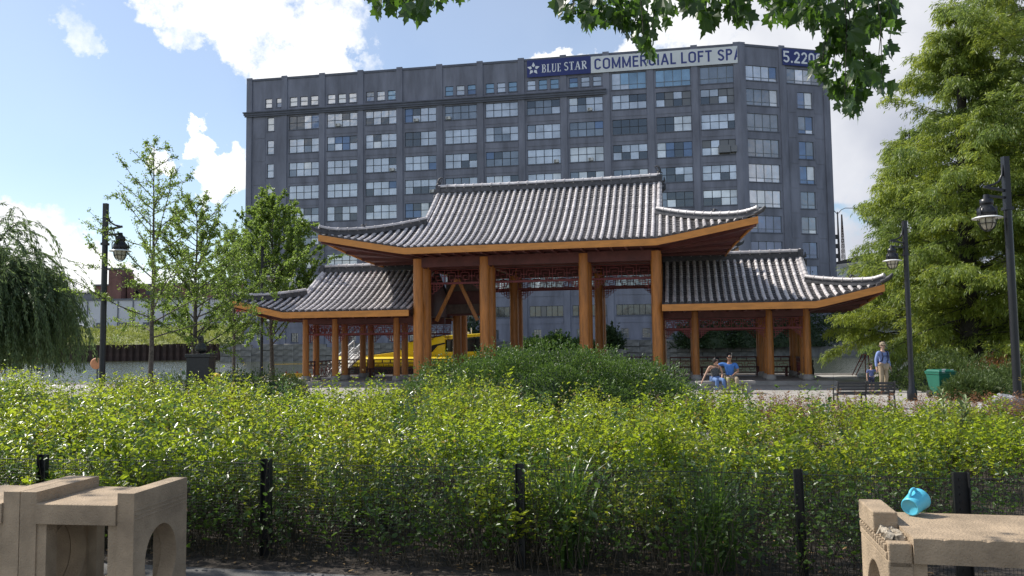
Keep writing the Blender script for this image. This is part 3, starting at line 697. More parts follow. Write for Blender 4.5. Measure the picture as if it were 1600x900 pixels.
    def make_roof(name,sgn,s_in,m,ext,extm,de,He,Hr,k,lift,th,both):
        """both=True: full xieshan roof centred on x=0, else one outer end on side sgn"""
        part=linkm(name,None,root) ; bpy.data.objects.remove(part)
        dr=2*DM-de
        def F(t): return He+(Hr-He)*max(t,0)**k
        def c_(s): return max(0,(abs(s)-m)/ext)
        def zf(s,t): return F(t)+lift*c_(s)**1.06
        def P(s,t): return Vector((s,de+t*(DM-de),zf(s,t)))
        def tend(s): return 1.0 if abs(s)<=m else th*(1-c_(s))
        sides=(-1,1) if both else (sgn,)
        lo=-(m+ext) if (both or sgn<0) else s_in
        hi=(m+ext) if (both or sgn>0) else -s_in
        # deck sheet under the tiles, plus the far slope
        deck=MB(); NS=44; NT=14
        for far in(0,1):
            vs=[];fs=[]
            for i in range(NS+1):
                s=lo+(hi-lo)*i/NS
                for j in range(NT+1):
                    p=P(s,tend(s)*j/NT)-Vector((0,0,.05)); 
                    if far: p.y=2*DM-p.y
                    vs.append(p)
            for i in range(NS):
                for j in range(NT): a=i*(NT+1)+j; fs.append((a,a+1,a+NT+2,a+NT+1))
            deck.add(vs,fs,0)
        # side slopes
        def se(d):
            cc=abs(d-DM)/(DM-de); return m+extm+(ext-extm)*cc**2.2, lift*cc**2.2
        dh=de+th*(DM-de)
        def side_path(sg,d,n=6):
            s,l=se(d); E=Vector((sg*s,d,He+l)); T=Vector((sg*m,min(max(d,dh),2*DM-dh),F(th)))
            out=[]
            for q in range(n+1):
                t=q/n; z=(E.z+(T.z-E.z)*t**1.35); out.append(Vector((E.x+(T.x-E.x)*t,E.y+(T.y-E.y)*t,z)))
            return out
        for sg in sides:
            vs=[];fs=[];ND=20
            for i in range(ND+1):
                d=de+(dr-de)*i/ND
                vs+= [p-Vector((0,0,.05)) for p in side_path(sg,d)]
            for i in range(ND):
                for j in range(6): a=i*7+j; fs.append((a,a+1,a+8,a+7))
            deck.add(vs,fs,0)
        body=deck.build(name,['tile_dark','red_brown'],root)
        # cover rows and pans of the near slope
        sp=.30; n=int((hi-lo)/sp); share={}
        first=lo+((hi-lo)-(n-1)*sp)/2
        for i in range(n):
            s=first+i*sp; te=tend(s)
            if te>.035:
                full=abs(s)<=m
                key='c' if full and abs(s)<m-.01 else None
                nn=16 if te>.5 else 5
                base=[P(s,te*q/nn)-Vector((s,0,0)) for q in range(nn+1)]
                if key and key in share: me=share[key]
                else:
                    mb=MB(); tile_row(mb,base,(1,0,0)); me=mb.mesh('cover_tile_row',['tile_cover','tile_dark'])
                    if key: share[key]=me
                linkm('cover_tile_row',me,body,loc=(s+r.uniform(-.012,.012),0,r.uniform(-.008,.006)))
            s2=s+sp/2; te=tend(s2)
            if i<n-1 and te>.03:
                nn=16 if te>.5 else 5; key='p' if abs(s2)<m-.01 else None
                base=[P(s2,te*q/nn)-Vector((s2,0,.02)) for q in range(nn+1)]
                if key and key in share: me=share[key]
                else:
                    mb=MB(); pan_row(mb,base,(1,0,0)); me=mb.mesh('pan_tile_row','tile_pan')
                    if key: share[key]=me
                linkm('pan_tile_row',me,body,loc=(s2,0,0))
        # side slope tiles, joined (seen edge-on)
        mb=MB()
        for sg in sides:
            nd_=int((dr-de)/.30)
            for i in range(nd_):
                d=de+.15+i*(dr-de-.3)/(nd_-1); pth=side_path(sg,d)
                if (pth[0]-pth[-1]).length>.35: tile_row(mb,pth,(0,1,0))
        mb.build('side_tiles',['tile_cover','tile_dark'],body,'stuff')
        # hips, verges, main ridge, finials
        for sg in sides:
            for far in(0,1):
                pth=[]
                for q in range(11):
                    cc=q/10; s=m+ext*cc*.985; p=P(sg*s,th*(1-cc)); p.x=sg*s
                    if far:p.y=2*DM-p.y
                    pth.append(p)
                pth[-1]=pth[-1]+Vector((sg*.05,0,.08))
                mb=MB(); ridge(mb,pth,.15,.25); 
                e=pth[-1]; dr_=(pth[-1]-pth[-2]).normalized()
                mb.tube([e-dr_*.1+Vector((0,0,.05)),e+dr_*.22+Vector((0,0,.10)),e+dr_*.34+Vector((0,0,.20))],[.11,.09,.05],8,0)
                mb.build('hip_ridge',['tile_dark','tile_cover'],body)
                if not far:
                    mb=MB(); q=pth[6]+Vector((0,0,.2)); mb.tube([q,q+Vector((0,0,.14)),q+Vector((sg*.05,0,.26))],[.07,.06,.045],7); mb.tube([q+Vector((sg*.03,0,.22)),q+Vector((sg*.16,0,.2))],[.04,.02],6); mb.tube([q+Vector((-sg*.02,0,.16)),q+Vector((-sg*.12,0,.28))],[.03,.01],5)
                    mb.build('ridge_beast','tile_dark',body)
                # verge down the gable edge
                pth=[]
                for q in range(9):
                    t=th+(1-th)*q/8; p=P(sg*(m-.02),t); p.x=sg*(m+.10)
                    if far:p.y=2*DM-p.y
                    pth.append(p)
                mb=MB()
                for a,b in zip(pth[:-1],pth[1:]):
                    e_=(b-a).normalized()*.01; mb.bar(a-e_,b+e_,.22,.10,0)
                tile_row(mb,[p+Vector((0,0,.05)) for p in pth],(1,0,0),rad=.09,endcap=False)
                L_=0
                for q in range(26):
                    a=pth[0].lerp(pth[-1],q/26) if False else None
                mb.build('verge',['tile_cover','tile_dark'],body)
            # gable wall
            g=[(dh+.1,F(th)-.05)]+[(de+t*(DM-de),F(t)-.08) for t in [th+(1-th)*q/8 for q in range(1,9)]]
            g=g+[(2*DM-y,z) for y,z in g[::-1][1:]]
            mb=MB(); mb.prism(g,sg*(m-.25),sg*(m-.12),axis='x'); mb.build('gable_wall','red_brown',body)
        if not both:
            g=[(de+.1,He-.2),(de+.1,He+.02)]+[(de+t*(DM-de),F(t)-.06) for t in [q/10 for q in range(1,11)]]
            g=g+[(2*DM-y,z) for y,z in g[::-1][1:]]
            mb=MB(); mb.prism(g,sgn*(s_in+.12),sgn*(s_in+.20),axis='x'); mb.build('end_boarding','red_brown',body)
        if both: ra,rb=-m-.12,m+.12
        elif sgn>0: ra,rb=s_in,m+.12
        else: ra,rb=-m-.12,-s_in
        mb=MB(); zr=Hr-.02; ridge(mb,[Vector((ra+(rb-ra)*q/6,DM,zr+.05*abs(q/3-1)**3*(1 if both else 0))) for q in range(7)],.18,.30,seg=.44)
        mb.build('main_ridge',['tile_dark','tile_cover'],body)
        for sg in sides:
            mb=MB(); bx=sg*(m+.12)
            mb.b2((bx-.12,DM-.13,Hr-.45),(bx+.12,DM+.13,Hr+.36)); mb.tube([(bx+sg*.05,DM,Hr-.45),(bx+sg*.2,DM,Hr-.3),(bx+sg*.22,DM,Hr-.12),(bx+sg*.1,DM,Hr-.05)],[.07,.08,.06,.03],7)
            mb.tube([(bx+sg*.05,DM,Hr+.0),(bx+sg*.22,DM,Hr+.06),(bx+sg*.2,DM,Hr+.24)],[.07,.06,.02],7)
            if both: beast(mb,(bx-sg*.06,DM,Hr+.33),sg,.75)
            mb.build('ridge_finial','tile_dark',body)
        # fascia boards following the eave line (front, sides, back)
        FT,FB=-.03,-.30
        def fas(path,off):
            mb=MB()
            for a,b in zip(path[:-1],path[1:]):
                t=(b-a); n_=Vector((t.y,-t.x,0)).normalized()*off
                q=[a+Vector((0,0,FT)),b+Vector((0,0,FT)),b+Vector((0,0,FB)),a+Vector((0,0,FB))]; q2=[p+n_ for p in q]
                mb.add(q+q2,[(0,1,2,3),(7,6,5,4),(0,4,5,1),(1,5,6,2),(2,6,7,3),(3,7,4,0)])
            return mb
        front=[Vector((lo,de,He+lift*c_(lo)**1.06))]
        xs=[lo+(hi-lo)*i/40 for i in range(1,41)]
        if both or sgn<0: xs.append(-m)
        if both or sgn>0: xs.append(m)
        front+=[Vector((x,de,He+lift*c_(x)**1.06)) for x in sorted(xs)]
        fas(front,.07).build('fascia','fascia_orange',root)
        back=[Vector((p.x,2*DM-p.y,p.z)) for p in front]; fas(back,-.07).build('fascia','fascia_orange',root)
        for sg in sides:
            pth=[Vector((sg*se(de+(dr-de)*i/24)[0],de+(dr-de)*i/24,He+se(de+(dr-de)*i/24)[1])) for i in range(25)]
            fas(pth,.07*-sg).build('fascia','fascia_orange',root)
        # soffit from eaves in to the beam rectangle, with rafters
        inn_d=(.35,2*DM-.35) if both else (1.5,2*DM-1.5); zi=He-.22
        mb=MB(); N=28
        def quadstrip(o,i_,n_):
            vs=[];fs=[]
            for q in range(n_+1): vs+= [o(q/n_)+Vector((0,0,-.24)), i_(q/n_)]
            fs=[(2*q,2*q+1,2*q+3,2*q+2) for q in range(n_)]
            mb.add(vs,fs)
        li=max(lo,-m) if (both or sgn<0) else lo; hi_=min(hi,m) if(both or sgn>0) else hi
        for far in (0,1):
            f=(lambda y:2*DM-y) if far else (lambda y:y)
            quadstrip(lambda t:Vector((lo+(hi-lo)*t,f(de),He+lift*c_(lo+(hi-lo)*t)**1.06)),lambda t:Vector((min(max(lo+(hi-lo)*t,li),hi_),f(inn_d[0]),zi)),N)
        for sg in sides:
            quadstrip(lambda t:Vector((sg*se(de+(dr-de)*t)[0],de+(dr-de)*t,He+se(de+(dr-de)*t)[1])),lambda t:Vector((sg*m,min(max(de+(dr-de)*t,inn_d[0]),inn_d[1]),zi)),N)
        mb.add([(li,inn_d[0],zi),(hi_,inn_d[0],zi),(hi_,inn_d[1],zi),(li,inn_d[1],zi)],[(0,1,2,3)])
        for sg in sides:
            for i in range(9):
                d=de+.3+(dr-de-.6)*i/8; s,l=se(d)
                mb.bar((sg*(s-.1),d,He+l-.30),(sg*m,min(max(d,inn_d[0]),inn_d[1]),zi-.05),.09,.12)
            for yy,y2 in((de,inn_d[0]),(dr,inn_d[1])):
                mb.bar((sg*(m+ext-.1),yy,He+lift-.33),(sg*m,y2,zi-.06),.14,.18)
        for i in range(int((hi_-li)/.6)):
            x=li+.3+i*.6; mb.bar((x,de+.08,He-.30),(x,inn_d[0],zi-.04),.08,.1)
        mb.build('soffit','red_brown',root)
        return body
    make_roof('main_roof',1,0,5.25,3.95,3.0,-1.6,5.95,9.22,1.42,.72,.56,True)
    for sg in(-1,1): make_roof('wing_roof',sg,5.42,11.35,2.55,2.1,-.62,3.36,5.50,1.36,.60,.52,False)
    # columns
    def column(x,y,rad,h,z0=.15):
        key=(rad,h)
        if key not in cc:
            mb=MB(); mb.lathe([(0,0),(rad*1.5,0),(rad*1.5,.10),(rad*1.3,.2),(rad*1.02,.24)],n=18,mi=1); mb.lathe([(rad,.2),(rad,h*.5),(rad*.97,h)],n=20,mi=0)
            cc[key]=mb.mesh('column',['column_orange','plinth_stone'])
        linkm('column',cc[key],root,loc=(x,y,z0))
    cc={}
    MR=(0,1.15,2*DM-1.15,2*DM)
    for x in(-5.2,-2.17,2.17,5.2):
        for y in MR: column(x,y,.225,5.45)
    WR=(1.5,2.6,2*DM-2.6,2*DM-1.5)
    for sg in(-1,1):
        for x in(6.75,9.8,11.3):
            for y in WR:
                if x==9.8 and y in WR[1:3] and False: continue
                column(sg*x,y,.155,2.95)
    # platform
    mb=MB(); mb.b2((-5.9,-.9,-.2),(5.9,2*DM+.9,.15)); 
    for sg in(-1,1): mb.b2((sg*5.901,.7,-.2),(sg*12.3,2*DM-.7,.149))
    mb.build('platform','plinth_stone',root)
    # beams
    mb=MB()
    for y in MR:
        mb.b2((-5.3,y-.11,5.22),(5.3,y+.11,5.66))
    for x in(-5.2,-2.17,2.17,5.2): mb.b2((x-.12,.111,5.25),(x+.12,1.039,5.64)); mb.b2((x-.12,1.261,5.25),(x+.12,2*DM-1.261,5.64)); mb.b2((x-.12,2*DM-1.039,5.25),(x+.12,2*DM-.111,5.64))
    mb.build('beam','red_brown',root)
    for sg in(-1,1):
        mb=MB()
        for y in WR: mb.b2((sg*5.42,y-.08,2.82),(sg*11.45,y+.08,3.12))
        for x in (6.75,9.8,11.3):
            for ya,yb in zip(WR[:-1],WR[1:]): mb.b2((sg*x-.08,ya+.081,2.83),(sg*x+.08,yb-.081,3.11))
        mb.build('beam','red_brown',root)
    # fretwork
    def fret(x0,x1,z0,z1,t=.026,dep=.04):
        mb=MB(); W=x1-x0;H=z1-z0; Y=(-dep/2,dep/2)
        def h(xa,xb,z): mb.b2((xa,-dep/2,z-t/2),(xb,dep/2,z+t/2))
        def v(x,za,zb): mb.b2((x-t/2,-dep/2+.002,za),(x+t/2,dep/2-.002,zb))
        h(x0,x1,z0+t/2);h(x0,x1,z1-t/2);v(x0+t/2,z0,z1);v(x1-t/2,z0,z1)
        n=max(1,round(W/(H*1.05))); u=W/n
        for i in range(n):
            a=x0+i*u; m_=H*.22; k=u*.2
            if i: v(a,z0+t,z1-t)
            # meander: a spiral rectangle with ties to the frame
            xa,xb,za,zb=a+k,a+u-k,z0+m_,z1-m_
            h(xa,xb,zb); v(xb,za,zb-t); h(xa+u*.17,xb-t,za); v(xa,z0+m_*1.9,zb-t) 
            v(xa+u*.17,za+t,z0+H*.52); h(xa+u*.17,xb-u*.16,z0+H*.55)
            v(a+u*.5,zb+t/2,z1-t); v(a+u*.5,z0+t,za-t/2); h(a+t/2,xa-t/2,z0+H*.5); h(xb+t/2,a+u-t/2,z0+H*.5)
            if i%2==0: v(a+u*.33,zb+t/2,z1-t)
            else: v(a+u*.67,z0+t,za-t/2)
        return mb
    def bracket(sg,w,h,t=.026,dep=.04):
        mb=MB(); n=4
        for i in range(n):
            x=w*(i+1)/n; z=-h*(1-i/n)
            mb.b2((min(0,sg*x) if i==0 else sg*w*i/n if sg>0 else sg*x,-dep/2,z),(sg*x if sg>0 else sg*w*i/n,dep/2,z+t)); mb.b2((sg*x-t/2,-dep/2+.002,z+t),(sg*x+t/2,dep/2-.002,z+h/n+t if i<n-1 else 0))
        for i in range(1,n): mb.b2((sg*w*i/n-t/2,-dep/2+.003,-h*(1-i/n)+t),(sg*w*i/n+t/2,dep/2-.003,-.002))
        for i in range(1,n-1): mb.b2((min(0,sg*w*(n-i)/n),-dep/2+.004,-h*i/n),(max(0,sg*w*(n-i)/n),dep/2-.004,-h*i/n+t))
        return mb
    def frieze(xa,xb,y,zt,hh,rail,bw,bh,rail_h=.07,par=root,rz=0):
        nm=fret(0,xb-xa,zt-hh,zt).build('fret_panel','red_fret',root,loc=(xa,y,0),rz=rz)
        rmb=MB(); rmb.b2((0,-.05,zt-hh-rail_h),(xb-xa,.05,zt-hh-.002)); rmb.build('fret_rail','red_fret',root,loc=(xa,y,0),rz=rz)
        d=Vector((math.cos(rz),math.sin(rz),0))
        bracket(1,bw,bh).build('corner_fret','red_fret',root,loc=Vector((xa,y,zt-hh-rail_h-.002)),rz=rz)
        bracket(-1,bw,bh).build('corner_fret','red_fret',root,loc=Vector((xa,y,zt-hh-rail_h-.002))+d*(xb-xa),rz=rz)
    mc=(-5.2,-2.17,2.17,5.2)
    for y in(1.15,MR[2]):
        for a,b in zip(mc[:-1],mc[1:]): frieze(a+.23,b-.23,y,5.18,.58,.06,.55,.42)
    # the near row carries the same frieze
    for a,b in zip(mc[:-1],mc[1:]): frieze(a+.23,b-.23,MR[3],5.18,.58,.06,.55,.42)
    for sg in(-1,1):
        for y in(WR[0],WR[3]):
            ss=sorted([sg*5.43,sg*6.75,sg*9.8,sg*11.3])
            for a,b in zip(ss[:-1],ss[1:]):
                ra=.16 if abs(abs(a)-5.43)>.01 else .02; rb=.16 if abs(abs(b)-5.43)>.01 else .02
                frieze(a+ra,b-rb,y,2.78,.42,.05,.38,.34,.06)
        for ya,yb in zip(WR[:-1],WR[1:]):
            frieze(0,yb-ya-.32,0,2.78,.42,.05,.3,.3,.06) if False else None
            L=yb-ya-.32
            fret(0,L,2.36,2.78).build('fret_panel','red_fret',root,loc=(sg*11.3,ya+.16,0),rz=PI/2)
            rmb=MB(); rmb.b2((0,-.05,2.30),(L,.05,2.358)); rmb.build('fret_rail','red_fret',root,loc=(sg*11.3,ya+.16,0),rz=PI/2)
    # balustrades with bench seats round the back and ends of the wings and the back of the hall
    def balus(xa,xb,y,rz=0,h=.92,seat=True):
        L=xb-xa if rz==0 else xb
        mb=MB(); mb.b2((0,-.05,h-.06),(L,.05,h)); mb.b2((0,-.04,h-.22),(L,.04,h-.18)); mb.b2((0,-.04,.1),(L,.04,.15))
        k=max(2,round(L/.45))
        for i in range(k+1):
            x=.02+(L-.04)*i/k; mb.b2((x-.02,-.03,h-.18 if 0<i<k else .12),(x+.02,.03,h-.05))
        loc=(xa,y,.15)
        mb.build('handrail','red_brown',root,loc=loc,rz=rz)
        fret(0,L,.17,h-.24,.022,.03).build('fret_panel','red_fret',root,loc=loc,rz=rz)
    for sg in(-1,1):
        ss=sorted([sg*5.43,sg*6.75,sg*9.8,sg*11.3])
        for a,b in zip(ss[:-1],ss[1:]): balus(a+.16,b-.16,WR[3])
        for ya,yb in zip(WR[:-1],WR[1:]): balus(sg*11.3,yb-ya-.32,ya+.16,PI/2)
        mb=MB(); mb.b2((sg*5.6,WR[3]-.55,.55),(sg*11.1,WR[3]-.2,.61))
        for q in range(5): mb.b2((sg*(5.8+q*1.28)-.05,WR[3]-.5,.15),(sg*(5.8+q*1.28)+.05,WR[3]-.25,.549))
        mb.build('bench_seat','red_brown',root)
    for a,b in zip(mc[:-1],mc[1:]): balus(a+.23,b-.23,MR[3])
    # two raking timber braces and a tie beam inside the left bay
    mb=MB(); mb.bar((-4.05,2.2,4.85),(-5.05,2.2,2.9),.12,.16); mb.build('timber_brace','column_orange',root)
    mb=MB(); mb.bar((-4.02,2.37,4.85),(-3.1,2.37,2.9),.12,.16); mb.build('timber_brace','column_orange',root)
    mb=MB(); mb.b2((-5.1,4.0,3.3),(-3.3,4.15,3.75)); mb.b2((-5.1,4.0,4.4),(-3.3,4.15,4.8)); mb.build('tie_beam','timber_grey',root); mb=MB(); mb.b2((-5.1,4.2,3.2),(-3.3,4.25,5.2)); mb.build('timber_screen','red_brown',root)
pavilion()

# ------------------------------------------------------------------ street lamps
def lamps():
    def make(lab):
        root=thing('street_lamp',lab,'street lamp',(0,0,0),0,'black lantern lamps on the promenade')
        mb=MB(); mb.lathe([(0,0),(.14,0),(.14,.25),(.09,.4),(.075,.9),(.072,4.4)],n=14); mb.box((0,0,4.93),(.11,.11,1.06)); mb.box((0,0,4.42),(.16,.16,.06)); mb.build('pole','black_metal',root)
        mb=MB(); mb.bar((.05,0,4.78),(.46,0,4.86),.05,.05); mb.bar((.05,0,4.64),(.44,0,4.68),.05,.045)
        mb.tube([(.05,0,5.3),(.075,0,5.1),(.14,0,4.97),(.26,0,4.9),(.40,0,4.87)],.022,7); mb.build('bracket','black_metal',root)
        mb=MB(); mb.lathe([(0,4.7),(.05,4.7),(.06,4.62),(.12,4.60),(.12,4.50),(.10,4.48),(.17,4.40),(.18,4.30),(.15,4.27),(0,4.27)],c=(.42,0,0),n=18)
        for a in range(4): 
            an=a*PI/2+.4; mb.tube([(.42+.17*math.cos(an),.17*math.sin(an),4.46),(.42+.2*math.cos(an),.2*math.sin(an),4.42),(.42+.19*math.cos(an),.19*math.sin(an),4.25)],.014,5)
        mb.build('lantern_body','black_metal',root)
        mb=MB(); mb.lathe([(.10,4.275),(.20,4.262),(.27,4.235),(.272,4.222),(.2,4.243),(.1,4.25)],c=(.42,0,0),n=26); mb.build('lamp_shade','lamp_white',root)
        mb=MB(); mb.lathe([(.135,4.25),(.14,4.15),(.115,4.06),(.06,4.01),(0,4.0)],c=(.42,0,0),n=16); g=mb.build('globe','lamp_glass',root)
        mb=MB()
        for k in range(4):
            an=k*PI/4; mb.tube([(.42+.17*math.cos(t)*math.cos(an),.17*math.cos(t)*math.sin(an),4.22-.25*math.sin(t)) for t in [PI*q/10 for q in range(11)]],.008,5)
        mb.tube([(.42+.155*math.cos(t),.155*math.sin(t),4.12) for t in [2*PI*q/14 for q in range(15)]],.008,5)
        mb.build('wire_cage','black_metal',root); return root
    def place(o,px,py,Y,rz,sc_=1):
        p=at(px,py,Y); o.location=(p.x,p.y,0); o.rotation_euler=(0,0,rz); s=p.z/5.46; o.scale=(1,1,s)
    first=make('tall black lantern lamp post standing left of the thin young tree')
    place(first,165.5,318,21,math.radians(-4))
    for lab,px,py,Y,rz in(('black lantern lamp post in front of the feathery trees at the right edge',1570,245,15.6,math.radians(183)),
        ('smaller black lantern lamp post between the pavilion and the feathery trees',1413,345,24,math.radians(182)),
        ('farthest black lantern lamp post beside the left wing of the pavilion',410,385,40.5,math.radians(-3))):
        o=first.copy(); C.objects.link(o); o['label']=lab
        for ch in first.children:
            c=ch.copy(); C.objects.link(c); c.parent=o
        place(o,px,py,Y,rz)
lamps()

# ------------------------------------------------------------------ concrete benches, cup
def benches():
    G=.37
    def panel(mb,x0,x1,y0,y1,z0,z1,hc,hr,n=36):
        """end slab in the y-z plane with an elliptical hole, thickness x0..x1"""
        cy,cz=hc; ry,rz_=hr; out=[];inn=[]
        for k in range(n):
            a=2*PI*k/n; c,s=math.cos(a),math.sin(a); t=min(((y1-cy) if c>0 else (cy-y0))/max(abs(c),1e-6),((z1-cz) if s>0 else (cz-z0))/max(abs(s),1e-6))
            out.append((cy+c*t,cz+s*t)); inn.append((cy+ry*c,cz+rz_*s))
        # force the rectangle corners
        for (qy,qz) in((y0,z0),(y0,z1),(y1,z0),(y1,z1)):
            k=min(range(n),key=lambda i:(out[i][0]-qy)**2+(out[i][1]-qz)**2); out[k]=(qy,qz)
        vs=[(x,*p) for x in(x0,x1) for p in out]+[(x,*p) for x in(x0,x1) for p in inn]
        fs=[]
        for i in range(n):
            j=(i+1)%n; fs+= [(i,j,2*n+j,2*n+i),(n+i,3*n+i,3*n+j,n+j),(i,n+i,n+j,j),(2*n+i,2*n+j,3*n+j,3*n+i)]
        mb.add(vs,fs)
    # left pair of benches
    rz=-math.radians(8)
    def bench(lab,loc,rz,W,seat_z,h,broken=False,grp=None):
        root=thing('concrete_bench',lab,'bench',loc,rz,grp)
        D=.56; T=.105
        for side in(0,1):
            x0=0 if side==0 else W-T; mb=MB()
            if broken and side==0:
                panel(mb,x0,x0+T,0,D,0,h-.17,(D*.5,.22),(.17,.205)); 
                mb.b2((x0-.004,.02,h-.168),(x0+T+.004,D,h-.135))
                for k in range(12): mb.b2((x0-.010,.03+k*.044,h-.132),(x0+.012,.052+k*.044,h-.10))
                mb.b2((x0+.014,.02,h-.134),(x0+T,D,h-.098))
                mb.b2((x0-.006,.24,h-.097),(x0+T,D,h)); mb.b2((x0+.004,.0,h-.20),(x0+T,.06,h-.09))
            else:
                panel(mb,x0,x0+T,0,D,0,h,(D*.5,.235),(.165,.20))
                for zz in(h-.105,h-.13,h-.155): mb.b2((x0-.004 if side==0 else x0+T,.01,zz),(x0 if side==0 else x0+T+.004,D-.01,zz+.012))
            o=mb.build('end_slab','concrete',root)
            bv=o.modifiers.new('bevel','BEVEL'); bv.width=.006; bv.segments=2; bv.limit_method='ANGLE'; bv.angle_limit=math.radians(50)
        mb=MB(); 
        # seat slab, subdivided with a slightly chipped front arris
        n=40; y0,y1=-.012,D-.01; z1=seat_z; z0=seat_z-.115; rr=random.Random(int(W*100)); vs=[]
        for i in range(n+1):
            x=T+.002+(W-2*T-.004)*i/n; ch=.004+(.012 if rr.random()<.12 and broken else 0)*rr.random()
            vs+= [(x,y1,z1),(x,y0+ch*1.6,z1),(x,y0,z1-ch),(x,y0,z0),(x,y1,z0)]
        fs=[(5*i+k,5*i+(k+1)%5,5*i+5+(k+1)%5,5*i+5+k) for i in range(n) for k in range(5)]+[(0,1,2,3,4),tuple(5*n+k for k in(4,3,2,1,0))]
        mb.add(vs,fs); mb.build('seat_slab','concrete',root)
        for x in(T,W-T):
            for ya,yb in((.01,.10),(D-.1,D-.02)):
                mb=MB(); mb.b2((x-(0 if x<W/2 else .06),ya,0),(x+(.06 if x<W/2 else 0),yb,z0-.003)); mb.build('seat_support','concrete',root)
        if broken:
            bm=bmesh.new(); 
            r2=random.Random(4)
            mb=MB()
            for k in range(34):
                s=r2.uniform(.010,.030); c=(T*.5+r2.uniform(-.03,.045),.08+r2.uniform(0,.17),h-.098+s*.3+.1*max(0,(.1+r2.random()*.1)-.15)); R=Matrix.Rotation(r2.uniform(0,3),3,Vector((r2.random(),r2.random(),r2.random())).normalized())
                mb.box(c,(s*1.6,s*1.3,s),0,R)
            mb.build('broken_rubble','concrete_rough',root,'stuff'); bm.free()
        return root
    W=1.02*.72
    p=at(210,772,4.65)
    seat=.60; h=.665
    # unit B: right outer edge at px 210
    U=Vector((math.cos(rz),math.sin(rz),0))
    Wb=(at(210,780,4.65)-at(26,780,4.72)).length
    loc=Vector((p.x,p.y,G))-U*Wb
    bench('tan concrete bench with round hole ends at the lower left, leaf shadows on its seat',loc,rz,Wb,seat,h,grp='concrete benches by the fence')
    bench('tan concrete bench cut off by the left edge of the picture',loc-U*(1.1+.004),rz,1.1,seat,h,grp='concrete benches by the fence')
    q=at(1384,790,3.70)
    bench('tan concrete bench at the lower right with a broken corner and blue cup',Vector((q.x,q.y,G)),-AX,1.22,.605,.665,True,'concrete benches by the fence')
    # cup: small toy bucket lying on its side
    s=hit(1433,806,G+.605)
    root=thing('toy_cup','bright blue plastic cup lying on its side on the broken bench','cup',(s.x,s.y,G+.605))
    tip=Matrix.Rotation(math.radians(22),3,'Z')@Matrix.Rotation(math.radians(78),3,'Y')
    up=Matrix.Rotation(math.radians(-14),3,'X')
    Rm=Matrix.Rotation(math.radians(38),3,'Z')@Matrix.Rotation(math.radians(74),3,'Y')
    # axis points to the right and away; bottom faces the camera's left
    c0=Vector((-.045,-.02,.046))
    mb=MB(); mb.lathe([(0,.004),(.036,.004),(.038,0),(.043,0),(.046,.01),(.052,.10),(.055,.105),(.055,.112),(.0505,.112),(.0475,.10),(.041,.012),(0,.012)],c=c0,n=56,R=Rm)
    mb.build('cup_body','cup_blue',root)
    mb=MB(); up_=Rm@Vector((-1,0,0)); axv=Rm@Vector((0,0,1))
    pts=[c0+axv*(.055+.034*math.cos(t))+up_*(.046+.026*math.sin(t)) for t in [PI*q_/10 for q_ in range(11)]]
    mb.tube(pts,[.008]*11,8); mb.build('handle','cup_blue',root)
benches()

# ------------------------------------------------------------------ wire fence
def fence():
    P=hit(800,886,.37); G=.37
    P0=Vector((0,0,0)); U=Vector((ux,uy,0)); 
    P.z=G
    H=.655
    root=thing('wire_fence','black square-mesh wire fence on posts along the hedge bed','fence',P,-AX)
    def sx(px):  # param along the fence seen at column px
        d=ray(px,800); n=(-uy,ux); t=(n[0]*P.x+n[1]*P.y)/(n[0]*d.x+n[1]*d.y); return (d.x*t-P.x)*ux+(d.y*t-P.y)*uy
    def post(x,w,lean=0,h=H+.03):
        mb=MB(); t=.005
        mb.bar((x,0,0),(x+lean,0,h),w,t,up=(0,1,0)); mb.bar((x-w/2,-.02,0),(x-w/2+lean,-.02,h),.005,.04,up=(0,1,0)); mb.bar((x+w/2,-.02,0),(x+w/2+lean,-.02,h),.005,.04,up=(0,1,0))
        for k in range(14): mb.bar((x+lean*k/14,-.006,.05+k*.045),(x+lean*k/14,-.006,.062+k*.045),.012,.006,up=(0,1,0))
        mb.build('fence_post','fence_black',root)
    for px,w,l in((68,.07,0),(418,.07,0),(814,.055,0),(1252,.05,-.015),(1502,.085,0),(-300,.07,0),(1900,.07,0)): post(sx(px),w,l)
    x0,x1=sx(-320),sx(1950); pitch=.0215
    K=int((x1-x0)/pitch); V=[];F=[]; r=random.Random(3)
    mb=MB(); t=.0012
    def wob(x,z): return .012*math.sin(x*2.1)+.008*math.sin(x*5.3+z*4)
    nz=8
    for i in range(K):
        x=x0+i*pitch
        ps=[(x+.004*math.sin(z*7+x*3),wob(x,z)+.03,z) for z in [H*q/nz for q in range(nz+1)]]
        mb.tube(ps,t,3,caps=False)
    nx=60
    for j in range(int(H/pitch)+1):
        z=j*pitch
        ps=[(x,wob(x,z)+.0316,z+.004*math.sin(x*3+z*5)) for x in [x0+(x1-x0)*q/nx for q in range(nx+1)]]
        mb.tube(ps,t if j<int(H/pitch) else .003,3,caps=False)
    mb.build('wire_mesh','fence_black',root,'stuff')
fence()

